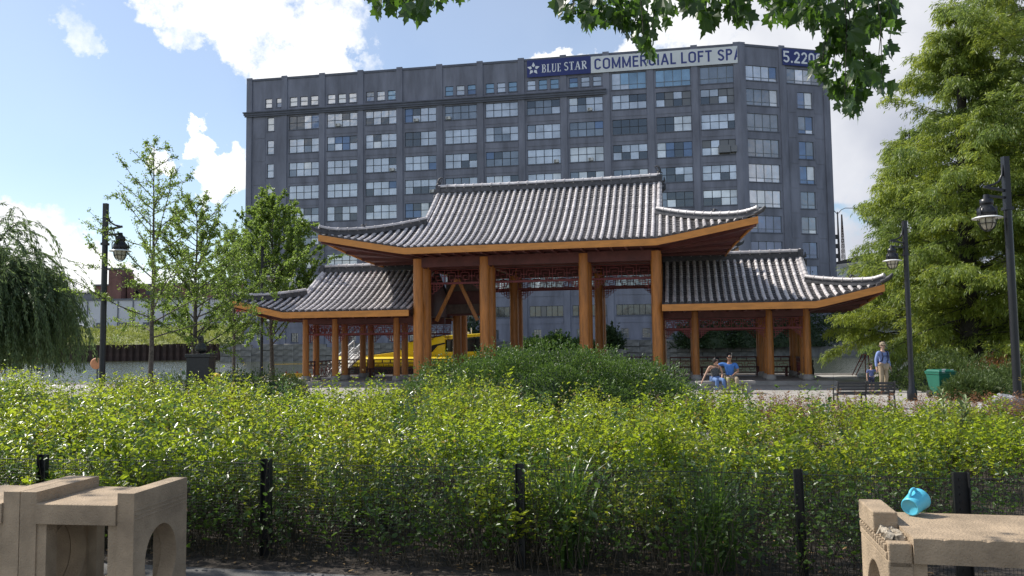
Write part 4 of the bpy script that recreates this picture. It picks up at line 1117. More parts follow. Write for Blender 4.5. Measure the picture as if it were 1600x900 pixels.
# ------------------------------------------------------------------ vegetation
def gz(X,Y):
    d=(X-.933)*math.sin(AX)+(Y-34.5)*math.cos(AX)
    return float(np.interp(d,[-28.95,-19],[.37,0.0]))
def gzv(X,Y):
    d=(X-.933)*math.sin(AX)+(Y-34.5)*math.cos(AX); return np.interp(d,[-28.95,-19],[.37,0.0])
def to_world(s,d): return .933+s*math.cos(AX)+d*math.sin(AX), 34.5-s*math.sin(AX)+d*math.cos(AX)
def sprig_field(K,region,hf,nl,ll,seed,lean=.35,lo=.3,rad=.004,S=7):
    """K arching stems with leaves along them; returns stem and leaf geometry"""
    g=np.random.default_rng(seed)
    rg=region(g,K); s,d=rg[:2]; X=.933+s*math.cos(AX)+d*math.sin(AX); Y=34.5-s*math.sin(AX)+d*math.cos(AX); Z=gzv(X,Y)
    H=hf(s,d,g)
    az=g.uniform(0,2*PI,K); ln=g.uniform(.05,lean,K)*H
    if len(rg)>2: az=rg[2]; ln=ln*rg[3]; H=H*rg[4]
    t=np.linspace(0,1,S)[None,:,None]
    base=np.stack([X,Y,Z],1)[:,None]; top=np.stack([np.cos(az)*ln,np.sin(az)*ln,H],1)[:,None]
    bend=np.stack([np.cos(az+1)*.06*H,np.sin(az+1)*.06*H,0*H],1)[:,None]
    pts=base+top*np.concatenate([t**1.5,t**1.5,t],2)+bend*np.sin(t*PI)
    pts[:,:,:2]+=g.normal(0,.012,(K,S,2))
    R=rad*(1-.75*t[...,0])*np.ones((K,1))
    sv=stems(pts,R,3)
    # leaves
    tt=lo+(1-lo)*g.uniform(0,1,(K,nl))**.75
    f=tt*(S-1); i=np.clip(f.astype(int),0,S-2); fr=(f-i)[...,None]
    kk=np.arange(K)[:,None]; P=pts[kk,i]*(1-fr)+pts[kk,i+1]*fr; T=pts[kk,i+1]-pts[kk,i]
    P=P.reshape(-1,3); T=unit(T.reshape(-1,3))
    a=g.uniform(0,2*PI,len(P)); out=np.stack([np.cos(a),np.sin(a),g.uniform(-.15,.5,len(P))],1)
    D=unit(out+T*.45)
    P=P+D*g.uniform(0,.05,(len(P),1))
    L=ll*g.choice([.55,.8,1.05,1.35],len(P),p=[.25,.35,.28,.12])*g.uniform(.85,1.15,len(P))*(1-.25*tt.reshape(-1))
    lv=leaves(P,D,L,.62,6,.16,upj=.55)
    return sv,lv
def two(name,sv,lv,m_st,m_lf,parent=None,kind='stuff'):
    V=np.concatenate([sv[0],lv[0]]); F=np.concatenate([sv[1],lv[1]+len(sv[0])]); mi=np.concatenate([np.zeros(len(sv[1])),np.ones(len(lv[1]))])
    return linkm(name,npmesh(name,V,F,[m_st,m_lf],mi),parent,kind)
def hedge():
    bump=lambda s,d:.10*np.sin(s*1.3+d*.7)+.07*np.sin(s*2.9-d*1.6)+.05*np.sin(d*3.1+s*.5)
    def reg(g,K):
        nc=420; dc=-28.35+8.6*g.uniform(0,1,nc)**.95; half=(36.5+dc)*.78+1.2; c_s=g.uniform(-1,1,nc)*half-.5+.2*(dc+24); hc=g.uniform(.80,1.12,nc)
        i=g.integers(0,nc,K); r_=np.abs(g.normal(0,.20,K)); a=g.uniform(0,2*PI,K); dd=np.clip(dc[i]+r_*np.sin(a),-28.6,-19.4)
        return c_s[i]+r_*np.cos(a),dd,-AX+a+g.normal(0,.5,K),.35+np.minimum(r_,.45)*3.2,hc[i]*(1.06-.42*np.minimum(r_,.5))
    def hf(s,d,g):
        h=.89+bump(s,d)+.065*np.clip(d+26,-3,5)-.04*np.clip(s,-3,6)*.4
        h=h+np.where(s<-3.2,.10,0)-.16*np.exp(-((s+2.6)/1.3)**2)*(d>-24)-.17*np.clip((s-2.0)/2,0,1)*np.clip((d+27)/3,0,1)-.10*np.clip((s-6.5)/1.5,0,1)*np.clip((d+26)/3,0,1)-.10*(s<-3.2)*np.clip((d+24)/3,0,1)
        return h*g.uniform(.66,1.05,len(s))+np.where(g.uniform(0,1,len(s))<.03,g.uniform(.08,.26,len(s)),0)
    sv,lv=sprig_field(10500,reg,hf,30,.060,21,lean=.42,lo=.40)
    o=two('hedge',sv,lv,'stem_brown','hedge_leaf'); tag(o,'wide sunlit yellow-green leafy hedge filling the bed behind the wire fence','hedge')
    # a second, duller, broader-leaved shrub mixed in on the left, and woody stems that stick out
    def regL(g,K):
        s_,d_,a_,l_,h_=reg(g,K); s_=np.where(s_>-1.5,s_-7*g.uniform(0.3,1,K),s_); return s_,d_,a_,l_,h_
    sv,lv=sprig_field(1500,regL,hf,18,.078,25,lean=.45,lo=.5)
    o=two('broadleaf_shrubs',sv,lv,'stem_brown','broad_leaf'); tag(o,'duller broad-leaved shrubs mixed into the left part of the hedge','shrubs')
    sv,lv=sprig_field(900,reg,lambda s,d,g:hf(s,d,g)*1.1,7,.05,26,lean=.6,lo=.55,rad=.0055)
    o=two('woody_stems',sv,lv,'stem_brown','dry_leaf'); tag(o,'bare woody stems with a few yellowed leaves poking out of the hedge','stems')
    # low ground layer: leaves coloured as shaded, and litter inside
    def reg2(g,K):
        d=-28.7+2.6*g.uniform(0,1,K)**1.4; half=(36.5+d)*.78+1.2; return g.uniform(-1,1,K)*half,d
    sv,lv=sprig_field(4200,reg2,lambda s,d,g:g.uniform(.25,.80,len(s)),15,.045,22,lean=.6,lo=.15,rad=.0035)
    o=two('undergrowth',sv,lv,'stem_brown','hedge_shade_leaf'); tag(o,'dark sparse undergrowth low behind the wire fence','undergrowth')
    g=np.random.default_rng(5); K=3600; s,d=reg2(g,K); d=g.uniform(-29.6,-26,K); X=.933+s*math.cos(AX)+d*math.sin(AX); Y=34.5-s*math.sin(AX)+d*math.cos(AX)
    P=np.stack([X,Y,gzv(X,Y)+.006+g.uniform(0,.02,K)],1); a=g.uniform(0,2*PI,K); D=np.stack([np.cos(a),np.sin(a),g.normal(0,.15,K)],1)
    k=d<-28.9; keep=~k|(g.uniform(0,1,K)<.12); lv=leaves(P[keep],D[keep],g.uniform(.02,.05,keep.sum()),.5,6,.1,upj=.3)
    o=linkm('leaf_litter',npmesh('leaf_litter',lv[0],lv[1],['fallen_leaf']),kind='stuff'); tag(o,'dry brown leaf litter scattered under the hedge','leaf litter')
    # reddish flowering spirea tips along the back of the bed on the right
    def reg3(g,K):
        s=g.uniform(1.2,8.5,K); return s,g.uniform(-21.6,-20.0,K)+.0*s
    def reg3b(g,K):
        c=g.uniform(0,1,K); s=np.where(c<.55,g.normal(8.0,.9,K),g.normal(10.8,.9,K)); return s,g.uniform(-20.6,-18.4,K)
    sv,lv=sprig_field(620,reg3b,lambda s,d,g:g.uniform(.55,.95,len(s)),46,.034,23,lean=.2,lo=.45,rad=.004)
    o=two('seedhead_plants',sv,lv,'stem_brown','tip_leaf'); tag(o,'rust-red seed heads rising at the back of the hedge on the right','plants')
    # two strap-leaved clumps and a pale milkweed
    def blades(name,lab,px,Y,n,H,seed,W=.028,spread=.38,m='strap_leaf',cat='grass clump'):
        g=random.Random(seed); p=at(px,880,Y); z=gz(p.x,p.y); V=[];F=[]
        for i in range(n):
            a=g.uniform(0,2*PI); b=(p.x+g.gauss(0,.06),p.y+g.gauss(0,.05)); h=H*g.uniform(.6,1.05); o=h*g.uniform(.05,spread); w_=W*g.uniform(.6,1)
            pa=a+PI/2+g.uniform(-.5,.5); S=7; st=len(V)
            for q in range(S+1):
                t=q/S; r_=o*t**2; zz=h*(t-.22*t**4*(o/h)*2.2); ww=w_*(1-t**2.5)+.001
                V.append((b[0]+math.cos(a)*r_-math.cos(pa)*ww/2,b[1]+math.sin(a)*r_-math.sin(pa)*ww/2,z+zz)); V.append((b[0]+math.cos(a)*r_+math.cos(pa)*ww/2,b[1]+math.sin(a)*r_+math.sin(pa)*ww/2,z+zz))
            F+= [(st+2*q,st+2*q+1,st+2*q+3,st+2*q+2) for q in range(S)]
        o=linkm(name,npmesh(name,V,F,[m])); tag(o,lab,cat)
    blades('strap_leaf_clump','tall clump of upright strap leaves behind the fence left of centre-right',890,5.55,40,.86,3)
    blades('strap_leaf_clump','wide clump of long grassy blades behind the fence, right of the taller one',1110,5.45,90,.80,4,.02,.6)
    g=np.random.default_rng(9); mb=MB(); p=at(1490,640,9.8); z=gz(p.x,p.y); PP=[];DD=[]
    for k in range(4):
        q=Vector((p.x+(-.06,.07,.02,-.15)[k],p.y+g.uniform(-.1,.1),z)); h=(1.05,.98,.9,.8)[k]; tp=q+Vector(((-.03,.05,.1,-.16)[k],0,h)); mb.tube([q,q.lerp(tp,.5)+Vector((.01,0,0)),tp],.006,5)
        for i in range(26):
            t=.3+.7*i/26; a=i*2.4; PP.append(q.lerp(tp,t)[:]); DD.append((math.cos(a),math.sin(a),.9+.5*t))
    root=thing('milkweed','tall pale-leaved plant sticking up in front of the green bin','plant',(p.x,p.y,z))
    so=mb.build('stem','stem_brown',root); so.matrix_parent_inverse=root.matrix_world.inverted() if False else so.matrix_parent_inverse
    lv=leaves(np.array(PP),np.array(DD),.13,.36,6,.15,upj=.3); lo=linkm('foliage',npmesh('foliage',lv[0],lv[1],['milkweed_leaf']),root)
    for o in(so,lo): o.location=(-p.x,-p.y,-z)
hedge()
def fix_parent(o,root): o.location=-root.location

def cloud_dome(g,n,c,r,zlow=0,thick=.35,lump=.12,lf=3.0):
    """points and outward directions over a lumpy half-ellipsoid"""
    v=g.normal(0,1,(n,3)); v[:,2]=np.abs(v[:,2])*(1 if zlow==0 else 1); v=unit(v)
    if zlow==2: v[:,2]=v[:,2]**.72
    if zlow<0: v[:,2]=np.where(g.uniform(0,1,n)<.35,-v[:,2]*.6,v[:,2])
    k=1+lump*np.sin(v[:,0]*lf*2.1+1)*np.sin(v[:,1]*lf*1.7+v[:,2]*lf*2.3)+lump*.7*np.sin(v[:,0]*lf*4.3+v[:,2]*5)*np.cos(v[:,1]*lf*3.7)
    rr=(1-thick*g.uniform(0,1,n)**1.8)*k
    P=v*rr[:,None]*np.array(r)+np.array(c); return P,unit(v/np.array(r))
def shrub(name,lab,cat,c,r,n,L,m,seed,ratio=.5,group=None,thick=.3,lump=.12,lf=3,spray=None,core='dark_leaf',zlow=0,shape=6,upj=.6):
    g=np.random.default_rng(seed); root=thing(name,lab,cat,c,0,group)
    P,Nn=cloud_dome(g,n,(0,0,0),r,zlow,thick,lump,lf)
    D=unit(Nn+g.normal(0,.55,P.shape)+np.array([0,0,.25]))
    lv=leaves(P,D,L*g.uniform(.6,1.2,n),ratio,shape,.15,upj=upj); parts=[lv]
    if spray:
        k,ln,nl=spray; Ps,Ns=cloud_dome(g,k,(0,0,0),r,zlow,.02,lump,lf); Ds=unit(Ns+g.normal(0,.35,Ps.shape)+np.array([0,0,.35]))
        t=g.uniform(0,1,(k,nl,1)); PP=(Ps[:,None]+Ds[:,None]*ln*t*g.uniform(.5,1.2,(k,1,1))); DD=Ds[:,None]+g.normal(0,.6,(k,nl,3)); 
        parts.append(leaves(PP.reshape(-1,3),DD.reshape(-1,3),L*g.uniform(.5,1.1,k*nl),ratio,shape,.15,upj=upj))
    V,F=join(parts); linkm('foliage',npmesh('foliage',V,F,[m]),root)
    mb=MB(); NU,NV=18,8; vs=[]  # solid dark core added inside the leaves to block see-through
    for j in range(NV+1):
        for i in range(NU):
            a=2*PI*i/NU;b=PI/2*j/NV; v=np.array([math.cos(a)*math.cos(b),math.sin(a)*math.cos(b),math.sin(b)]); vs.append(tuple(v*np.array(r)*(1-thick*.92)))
    mb.add(vs,[(j*NU+i,j*NU+(i+1)%NU,(j+1)*NU+(i+1)%NU,(j+1)*NU+i) for j in range(NV) for i in range(NU)]); mb.build('dark_core',core,root)
    return root
def shrubs():
    # big mound in the middle
    p=at(852,600,18.6)
    shrub('round_bush','big rounded dense green bush in the middle before the pavilion','bush',(p.x,p.y,-.1),(3.75,2.1,1.78),60000,.062,'spirea_leaf',31,.5,thick=.30,lump=.10,lf=4.2,spray=(1500,.20,8))
    # junipers right
    for i,(px,py,Y,rx,rz_,lab,m) in enumerate(((1466,566,29,1.9,1.2,'dark spreading juniper beneath the feathery trees behind the bin','juniper_leaf'),(1556,588,27,1.9,.8,'low green juniper right of the bin near the rock','juniper_leaf'),
        (1605,582,25,1.3,.9,'juniper at the right edge behind the rock','juniper_leaf'),(1522,602,24,.9,.5,'small low juniper just right of the green bin','juniper_leaf'),(1565,575,29.5,1.7,1.0,'rust-brown shrub behind the low juniper','rust_leaf'))):
        q=at(px,py,Y); shrub('juniper',lab,'shrub',(q.x,q.y,-.05),(rx,rx*.7,max(.3,q.z+.15)),7000,.13,m,40+i,.2,thick=.5,lump=.2,spray=(420,.30,14),shape=4,upj=1)
    # dark shrubs at the left between lamp, statue and wing
    for i,(px,py,Y,rx,lab) in enumerate(((415,583,25,1.3,'dark rounded shrub beside the far lamp post'),(365,585,25.5,.9,'dark shrub right of the bust pedestal'),(262,592,24,1.0,'low dark shrub at the foot of the thin tree'),(450,590,27,.7,'small dark shrub at the corner of the left wing'),(205,600,22,.9,'low shrub between the lamp post and the thin tree'))):
        q=at(px,py,Y); shrub('dark_shrub',lab,'shrub',(q.x,q.y,-.05),(rx,.8,max(.35,q.z+.1)),4200,.06,'juniper_leaf',60+i,.5,thick=.3,lump=.12,spray=(120,.2,8))
shrubs()

# ---- trees
def curve_pts(p,d,L,S,droop,wob,g):
    pts=[np.array(p,float)]; d=np.array(d,float); d/=np.linalg.norm(d)
    for i in range(S):
        d=d+np.array([0,0,-droop/S])+g.normal(0,wob,3); d/=np.linalg.norm(d); pts.append(pts[-1]+d*L/S)
    return np.array(pts)
def young_tree(name,lab,cat,loc,H,R,nb,seed,leafL,nleaf,prof,ang=(35,60),h0=.2,m='young_leaf',tr=.09,grp=None,twigs=5,bark='bark'):
    g=np.random.default_rng(seed); root=thing(name,lab,cat,loc,0,grp); mb=MB()
    tp=[(0,0,0)]; x=y=0
    for i in range(1,13): x+=g.normal(0,.012*H/7);y+=g.normal(0,.012*H/7); tp.append((x,y,H*i/12))
    mb.tube(tp,[tr*(1-.93*(i/12)**.9)*(1.35 if i==0 else 1) for i in range(13)],9); mb.build('trunk',bark,root)
    tp=np.array(tp); P=[];D=[];paths=[];rads=[]
    S=6
    for b in range(nb):
        t=h0+(1-h0)*(b+g.uniform(0,1))/nb; t=min(t,.985); f=t*12; i=int(f); p=tp[i]*(1-(f-i))+tp[min(i+1,12)]*(f-i)
        az=b*2.4+g.uniform(-.5,.5); el=math.radians(g.uniform(*ang)); L=R*prof(t)*g.uniform(.7,1.15)
        pt=curve_pts(p,(math.cos(az)*math.cos(el),math.sin(az)*math.cos(el),math.sin(el)),L,S,-.15,.07,g)
        paths.append(pt); rads.append(np.linspace(.028*tr/.09*(1.1-t*.7),.005,S+1))
        subs=[(pt,1.0)]
        for k in range(twigs):
            u=g.uniform(.25,.95)*S; i2=int(u); q=pt[i2]*(1-(u-i2))+pt[min(i2+1,S)]*(u-i2); dd=pt[min(i2+1,S)]-pt[i2] if i2<S else pt[S]-pt[S-1]
            dd=dd/np.linalg.norm(dd)+g.normal(0,.55,3); sp=curve_pts(q,dd,L*g.uniform(.18,.42),S,-.1,.1,g); paths.append(sp); rads.append(np.linspace(.010,.003,S+1)); subs.append((sp,.5))
        for sp,wt in subs:
            n=int(nleaf*wt*max(.25,L/R)); cl=g.uniform(.12,1,max(2,n//7)); u=np.repeat(cl,7)*S; i2=np.clip(u.astype(int),0,S-1); fr=(u-i2)[:,None]
            q=sp[i2]*(1-fr)+sp[i2+1]*fr+g.normal(0,.035,(len(u),3)); P.append(q); D.append(g.normal(0,1,(len(u),3))+np.array([0,0,-.1]))
    sv=stems(np.array(paths),np.array(rads),4); linkm('branches',npmesh('branches',sv[0],sv[1],[bark]),root)
    P=np.concatenate(P);D=np.concatenate(D); lv=leaves(P,D,leafL*g.uniform(.6,1.2,len(P)),.75,6,.15,upj=.8)
    linkm('crown',npmesh('crown',lv[0],lv[1],[m]),root); return root
def trees():
    def at0(px,Y): p=at(px,560,Y); return (p.x,p.y,0)
    young_tree('young_tree','tall thin young tree with sparse upswept branches right of the lamp post','tree',at0(237,21.5),7.45,2.75,40,5,.052,190,lambda t:(.85*(1-t)/.55+.12 if t>.45 else 1.0),(14,40),.27,tr=.08,twigs=3)
    young_tree('young_tree','bushy young tree growing behind the bronze bust','tree',at0(303,25),6.3,2.45,48,6,.065,170,lambda t:.22+.95*min(1,(1-t)*1.6),(20,55),.22,tr=.10,twigs=6)
    young_tree('young_tree','spreading green tree overlapping the left wing and the far lamp','tree',at0(426,43),9.3,3.9,70,8,.105,230,lambda t:.3+.95*min(1,(1-t)*1.5),(25,62),.2,tr=.13,twigs=7)
    young_tree('young_tree','small leafy tree tucked between the bushy tree and the spreading tree','tree',at0(366,38),7.3,2.0,34,9,.07,170,lambda t:.3+.9*min(1,(1-t)*1.5),(25,60),.25,tr=.09,twigs=5)
    # bald-cypress like feathery trees at the right
    def feather(lab,loc,H,R,nb,seed,apex=.95,rot=0,tr=.28,low=.03):
        g=np.random.default_rng(seed); root=thing('cypress_tree',lab,'tree',loc,rot,'feathery trees at the right')
        mb=MB(); mb.tube([(0,0,0),(0,0,.5),(0,0,H*.4),(.1,0,H*.75),(.05,.05,H)],[tr*1.5,tr,tr*.72,tr*.4,.03],12); mb.build('trunk','bark_dark',root)
        paths=[];rads=[];P=[];D=[];S=8
        for b in range(nb):
            t=low+(1-low)*min(.995,max(0,(b+g.uniform(-2.5,3.5))/nb)); az=b*2.399+g.uniform(-.4,.4); L=R*((1-t)**.62*.98+.06)*g.uniform(.62,1.15); el=math.radians(g.uniform(-8,44))
            pt=curve_pts((0,0,H*t),(math.cos(az)*math.cos(el),math.sin(az)*math.cos(el),math.sin(el)),L,S,.42,.05,g)
            paths.append(pt); rads.append(np.linspace(.045*(1.1-t),.006,S+1))
            nt_=int(8+17*L/R)
            for k in range(nt_):
                u=(.22+.78*(k+g.uniform(0,1))/nt_)*S; i2=min(int(u),S-1); q=pt[i2]*(1-(u-i2))+pt[i2+1]*(u-i2); ax=pt[i2+1]-pt[i2]; ax/=np.linalg.norm(ax)
                sd_=np.array([-ax[1],ax[0],0])*(1 if k%2 else -1); dd=ax*.8+sd_*g.uniform(.5,1.1)+np.array([0,0,g.uniform(-.25,.35)])
                tl=g.uniform(.5,1.3)*(1.15-.45*u/S)*min(1,.45+L/R); sp=curve_pts(q,dd,tl,S,1.0,.09,g); 
                if k%2==0: paths.append(sp); rads.append(np.linspace(.012,.003,S+1))
                n=70; uu=g.uniform(.05,1,n)*S; i3=np.clip(uu.astype(int),0,S-1); fr=(uu-i3)[:,None]; base=sp[i3]*(1-fr)+sp[i3+1]*fr; tx=sp[i3+1]-sp[i3]; tx=unit(tx)
                sdv=np.stack([-tx[:,1],tx[:,0],0*uu],1)*np.where(g.uniform(0,1,n)<.5,1,-1)[:,None]
                P.append(base+g.normal(0,.075,(n,3))); D.append(tx*.9+sdv*g.uniform(.3,1,(n,1))+np.stack([0*uu,0*uu,g.uniform(-1.3,.1,n)],1)+g.normal(0,.3,(n,3)))
        sv=stems(np.array(paths),np.array(rads),4); linkm('branches',npmesh('branches',sv[0],sv[1],['bark_dark']),root)
        P=np.concatenate(P);D=np.concatenate(D); lv=leaves(P,D,.19*g.uniform(.5,1.25,len(P)),.22,4,.1,upj=.9)
        linkm('crown',npmesh('crown',lv[0],lv[1],['cypress_leaf']),root); return root
    feather('big feathery yellow-green tree with a dark trunk behind the bin',at0(1519,33),15.6,5.3,145,71,tr=.42)
    feather('taller feathery tree rising out of the top right corner',at0(1660,31),24,6.4,150,72,tr=.45)
    feather('feathery tree left of the big one, behind the middle lamp post',at0(1436,38.5),11.6,4.3,110,73,tr=.26,low=.13)
    feather('darker feathery tree standing back between the two big ones',at0(1590,37),19.5,6.0,150,74,tr=.35)
    # willow
    g=np.random.default_rng(81); q=at(30,560,27); root=thing('willow_tree','weeping willow with hanging strands at the left edge','tree',(q.x-1.2,q.y,0))
    mb=MB(); mb.tube([(0,0,0),(.1,0,1.2),(-.1,.1,2.4),(0,0,4.6)],[.3,.24,.2,.12],10); mb.build('trunk','bark_dark',root)
    paths=[];rads=[];P=[];D=[];S=8
    heads=[]
    for b in range(84):
        az=b*2.4; el=math.radians(g.uniform(25,78)); L=g.uniform(1.6,3.3); pt=curve_pts((0,0,g.uniform(2.3,4.4)),(math.cos(az)*math.cos(el),math.sin(az)*math.cos(el),math.sin(el)),L,S,1.5,.06,g); paths.append(pt); rads.append(np.linspace(.06,.012,S+1))
        for k in range(30):
            u=g.uniform(.1,1)*S; i2=min(int(u),S-1); p=pt[i2]*(1-(u-i2))+pt[i2+1]*(u-i2); dd=(pt[i2+1]-pt[i2]); dd/=np.linalg.norm(dd); dd=dd*.5+np.append(g.normal(0,.6,2),.35)
            Ls=g.uniform(1.0,3.4); Ls=min(Ls,max(.5,p[2]-.5)); sp=curve_pts(p,dd,Ls,S,3.2,.05,g); paths.append(sp); rads.append(np.linspace(.007,.002,S+1))
            n=84; uu=g.uniform(0,1,n)*S; i3=np.clip(uu.astype(int),0,S-1); fr=(uu-i3)[:,None]; P.append(sp[i3]*(1-fr)+sp[i3+1]*fr+g.normal(0,.02,(n,3))); D.append(unit(sp[i3+1]-sp[i3])+g.normal(0,.35,(n,3))+np.array([0,0,-.35]))
    sv=stems(np.array(paths),np.array(rads),3); linkm('branches',npmesh('branches',sv[0],sv[1],['bark_dark']),root)
    P=np.concatenate(P);D=np.concatenate(D); lv=leaves(P,D,.16*g.uniform(.7,1.2,len(P)),.24,4,.1,upj=.8); linkm('crown',npmesh('crown',lv[0],lv[1],['willow_leaf']),root)
trees()

# ---- overhanging maple branches: trunk stands right of and behind the camera
def maple():
    g=np.random.default_rng(91); base=Vector((6.8,2.2,.37))
    root=thing('maple_tree','maple whose dark leafy twigs hang into the top of the picture','tree',base)
    mb=MB(); mb.tube([(0,0,0),(0,0,1.2),(-.1,.1,2.6),(-.3,.2,4.4),(-.2,.3,6.5)],[.30,.24,.21,.17,.10],12); mb.build('trunk','bark',root)
    out=[]; 
    def W(px,py,Y): return np.array(at(px,py,Y))-np.array(base)
    limbs=[[(-.2,.15,3.4),W(1500,-330,4.4),W(1330,-160,4.6),W(1290,-40,4.7)],[(-.25,.2,4.0),W(1300,-420,4.6),W(1120,-220,4.8),W(1010,-60,4.8)],[(-.25,.2,4.2),W(1150,-560,4.6),W(850,-330,4.8),W(660,-90,4.9)],[(-.2,.2,4.2),W(900,-700,5.2),W(300,-420,5.3),W(-100,-300,5.4)]]
    tb=MB()
    for l in limbs:
        pts=[Vector(p) for p in l]; sm=[]
        for i in range(len(pts)-1):
            for q in range(4): sm.append(pts[i].lerp(pts[i+1],q/4))
        sm.append(pts[-1]); n=len(sm); tb.tube(sm,[.055*(1-.85*i/(n-1)) for i in range(n)],7)
    ang=[90,62,52,28,18,-12,-28,-60,-90]
    prof=[(90,1.0),(76,.55),(60,.66),(50,.60),(42,.42),(24,.82),(14,.50),(-4,.46),(-20,.50),(-42,.28)]
    # outline of a five-lobed leaf (half), mirrored
    half=[(0,1.0),(.09,.80),(.17,.74),(.14,.60),(.30,.62),(.52,.66),(.44,.50),(.55,.40),(.36,.26),(.42,.08),(.22,.06),(.04,.0)]
    pts=[(x,y) for x,y in half]+[(-x,y) for x,y in half[::-1] if x>0]; nP=len(pts); A=np.array(pts)
    V=[];F=[]
    def leaf(p,d,s,roll):
        d=d/np.linalg.norm(d); u=np.array([0,0,1.])+g.normal(0,.7,3); sd_=np.cross(d,u); sd_/=np.linalg.norm(sd_); n_=np.cross(sd_,d)
        o=len(V)
        for x,y in A:
            V.append(p+d*y*s+sd_*x*s*.85+n_*(abs(x)*.35*s-y*y*.25*s))
        F.append([o+i for i in range(nP)])
    clusters=[(600,-8,30,12),(640,2,26,16),(655,14,14,5),(690,-6,20,8),(722,-8,12,4),
      (900,-5,30,14),(925,15,26,16),(950,10,25,12),(990,5,30,18),(985,35,22,14),(1005,58,14,8),(1015,78,8,3),(1030,20,20,10),(895,22,8,3),(880,20,5,1),(945,42,8,3),(1060,-5,25,10),
      (1100,5,26,14),(1108,30,10,4),(1150,8,20,12),(1160,28,12,6),(1130,-5,25,10),
      (1225,10,30,22),(1280,12,34,26),(1310,55,28,24),(1330,30,30,22),(1320,80,30,24),(1355,45,24,16),(1350,110,24,16),(1335,140,22,14),(1330,165,12,5),(1365,10,26,14),(1388,40,14,6),(1395,12,14,6),(1372,105,18,7),(1378,130,12,4),(1390,70,8,2),(1285,105,20,10),(1305,130,20,12),(1320,160,16,7),(1300,-15,60,40),(1180,-25,50,16)]
    for cx,cy,rad,n in clusters:
        Y=g.uniform(4.2,5.0)
        c=W(cx,cy,Y); top=W(cx+g.uniform(-20,20),-70,Y+g.uniform(-.1,.1)); 
        c2=W(cx,cy-rad*.5,Y); tb.tube([Vector(top),Vector((top+c2)/2+np.array([.02,0,0])),Vector(c2)],[.004,.003,.002],4)
        for i in range(int(n*1.8)):
            a=g.uniform(0,2*PI); rr=rad*math.sqrt(g.uniform(0,1)); p=W(cx+rr*math.cos(a),cy-8+rr*math.sin(a)*.9,Y+g.normal(0,.10)); d=np.array([g.normal(0,.35),g.normal(0,.35),-1+g.normal(0,.25)])
            leaf(p,d,g.choice([.05,.07,.095,.12]),0)
    # leaves overhead, out of frame: added fence shade first, then canopy dappling the benches
    for k in range(3400):       # unseen leaves added above the frame to shade the fence strip
        x=g.uniform(-8,1.5); y=g.uniform(7.0,9.2); z=max(EYE+.455*y+g.uniform(.15,.5),5.2+g.uniform(0,.8))
        if math.sin(x*2.3+1)*math.cos(y*2.1+x)+g.uniform(-.6,.6)<-.25: continue
        leaf(np.array([x,y,z])-np.array(base),np.array([g.normal(0,.8),g.normal(0,.8),-.5]),g.uniform(.09,.15),0)
    for k in range(900):
        x=g.uniform(-5.8,4.5); y=g.uniform(3.0,6.6); top=EYE+ .47*y
        z=top+g.uniform(.12,1.3); 
        if math.sin(x*1.7)*math.cos(y*1.3+x)+g.uniform(-.4,.4)<.1: continue
        p=np.array([x,y,z])-np.array(base); leaf(p,np.array([g.normal(0,.5),g.normal(0,.5),-.8]),g.uniform(.06,.11),0)
    tb.build('branches','bark_dark',root)
    me=bpy.data.meshes.new('crown'); me.from_pydata([tuple(v) for v in V],[],F); me.materials.append(M['maple_leaf']); linkm('crown',me,root)
maple()

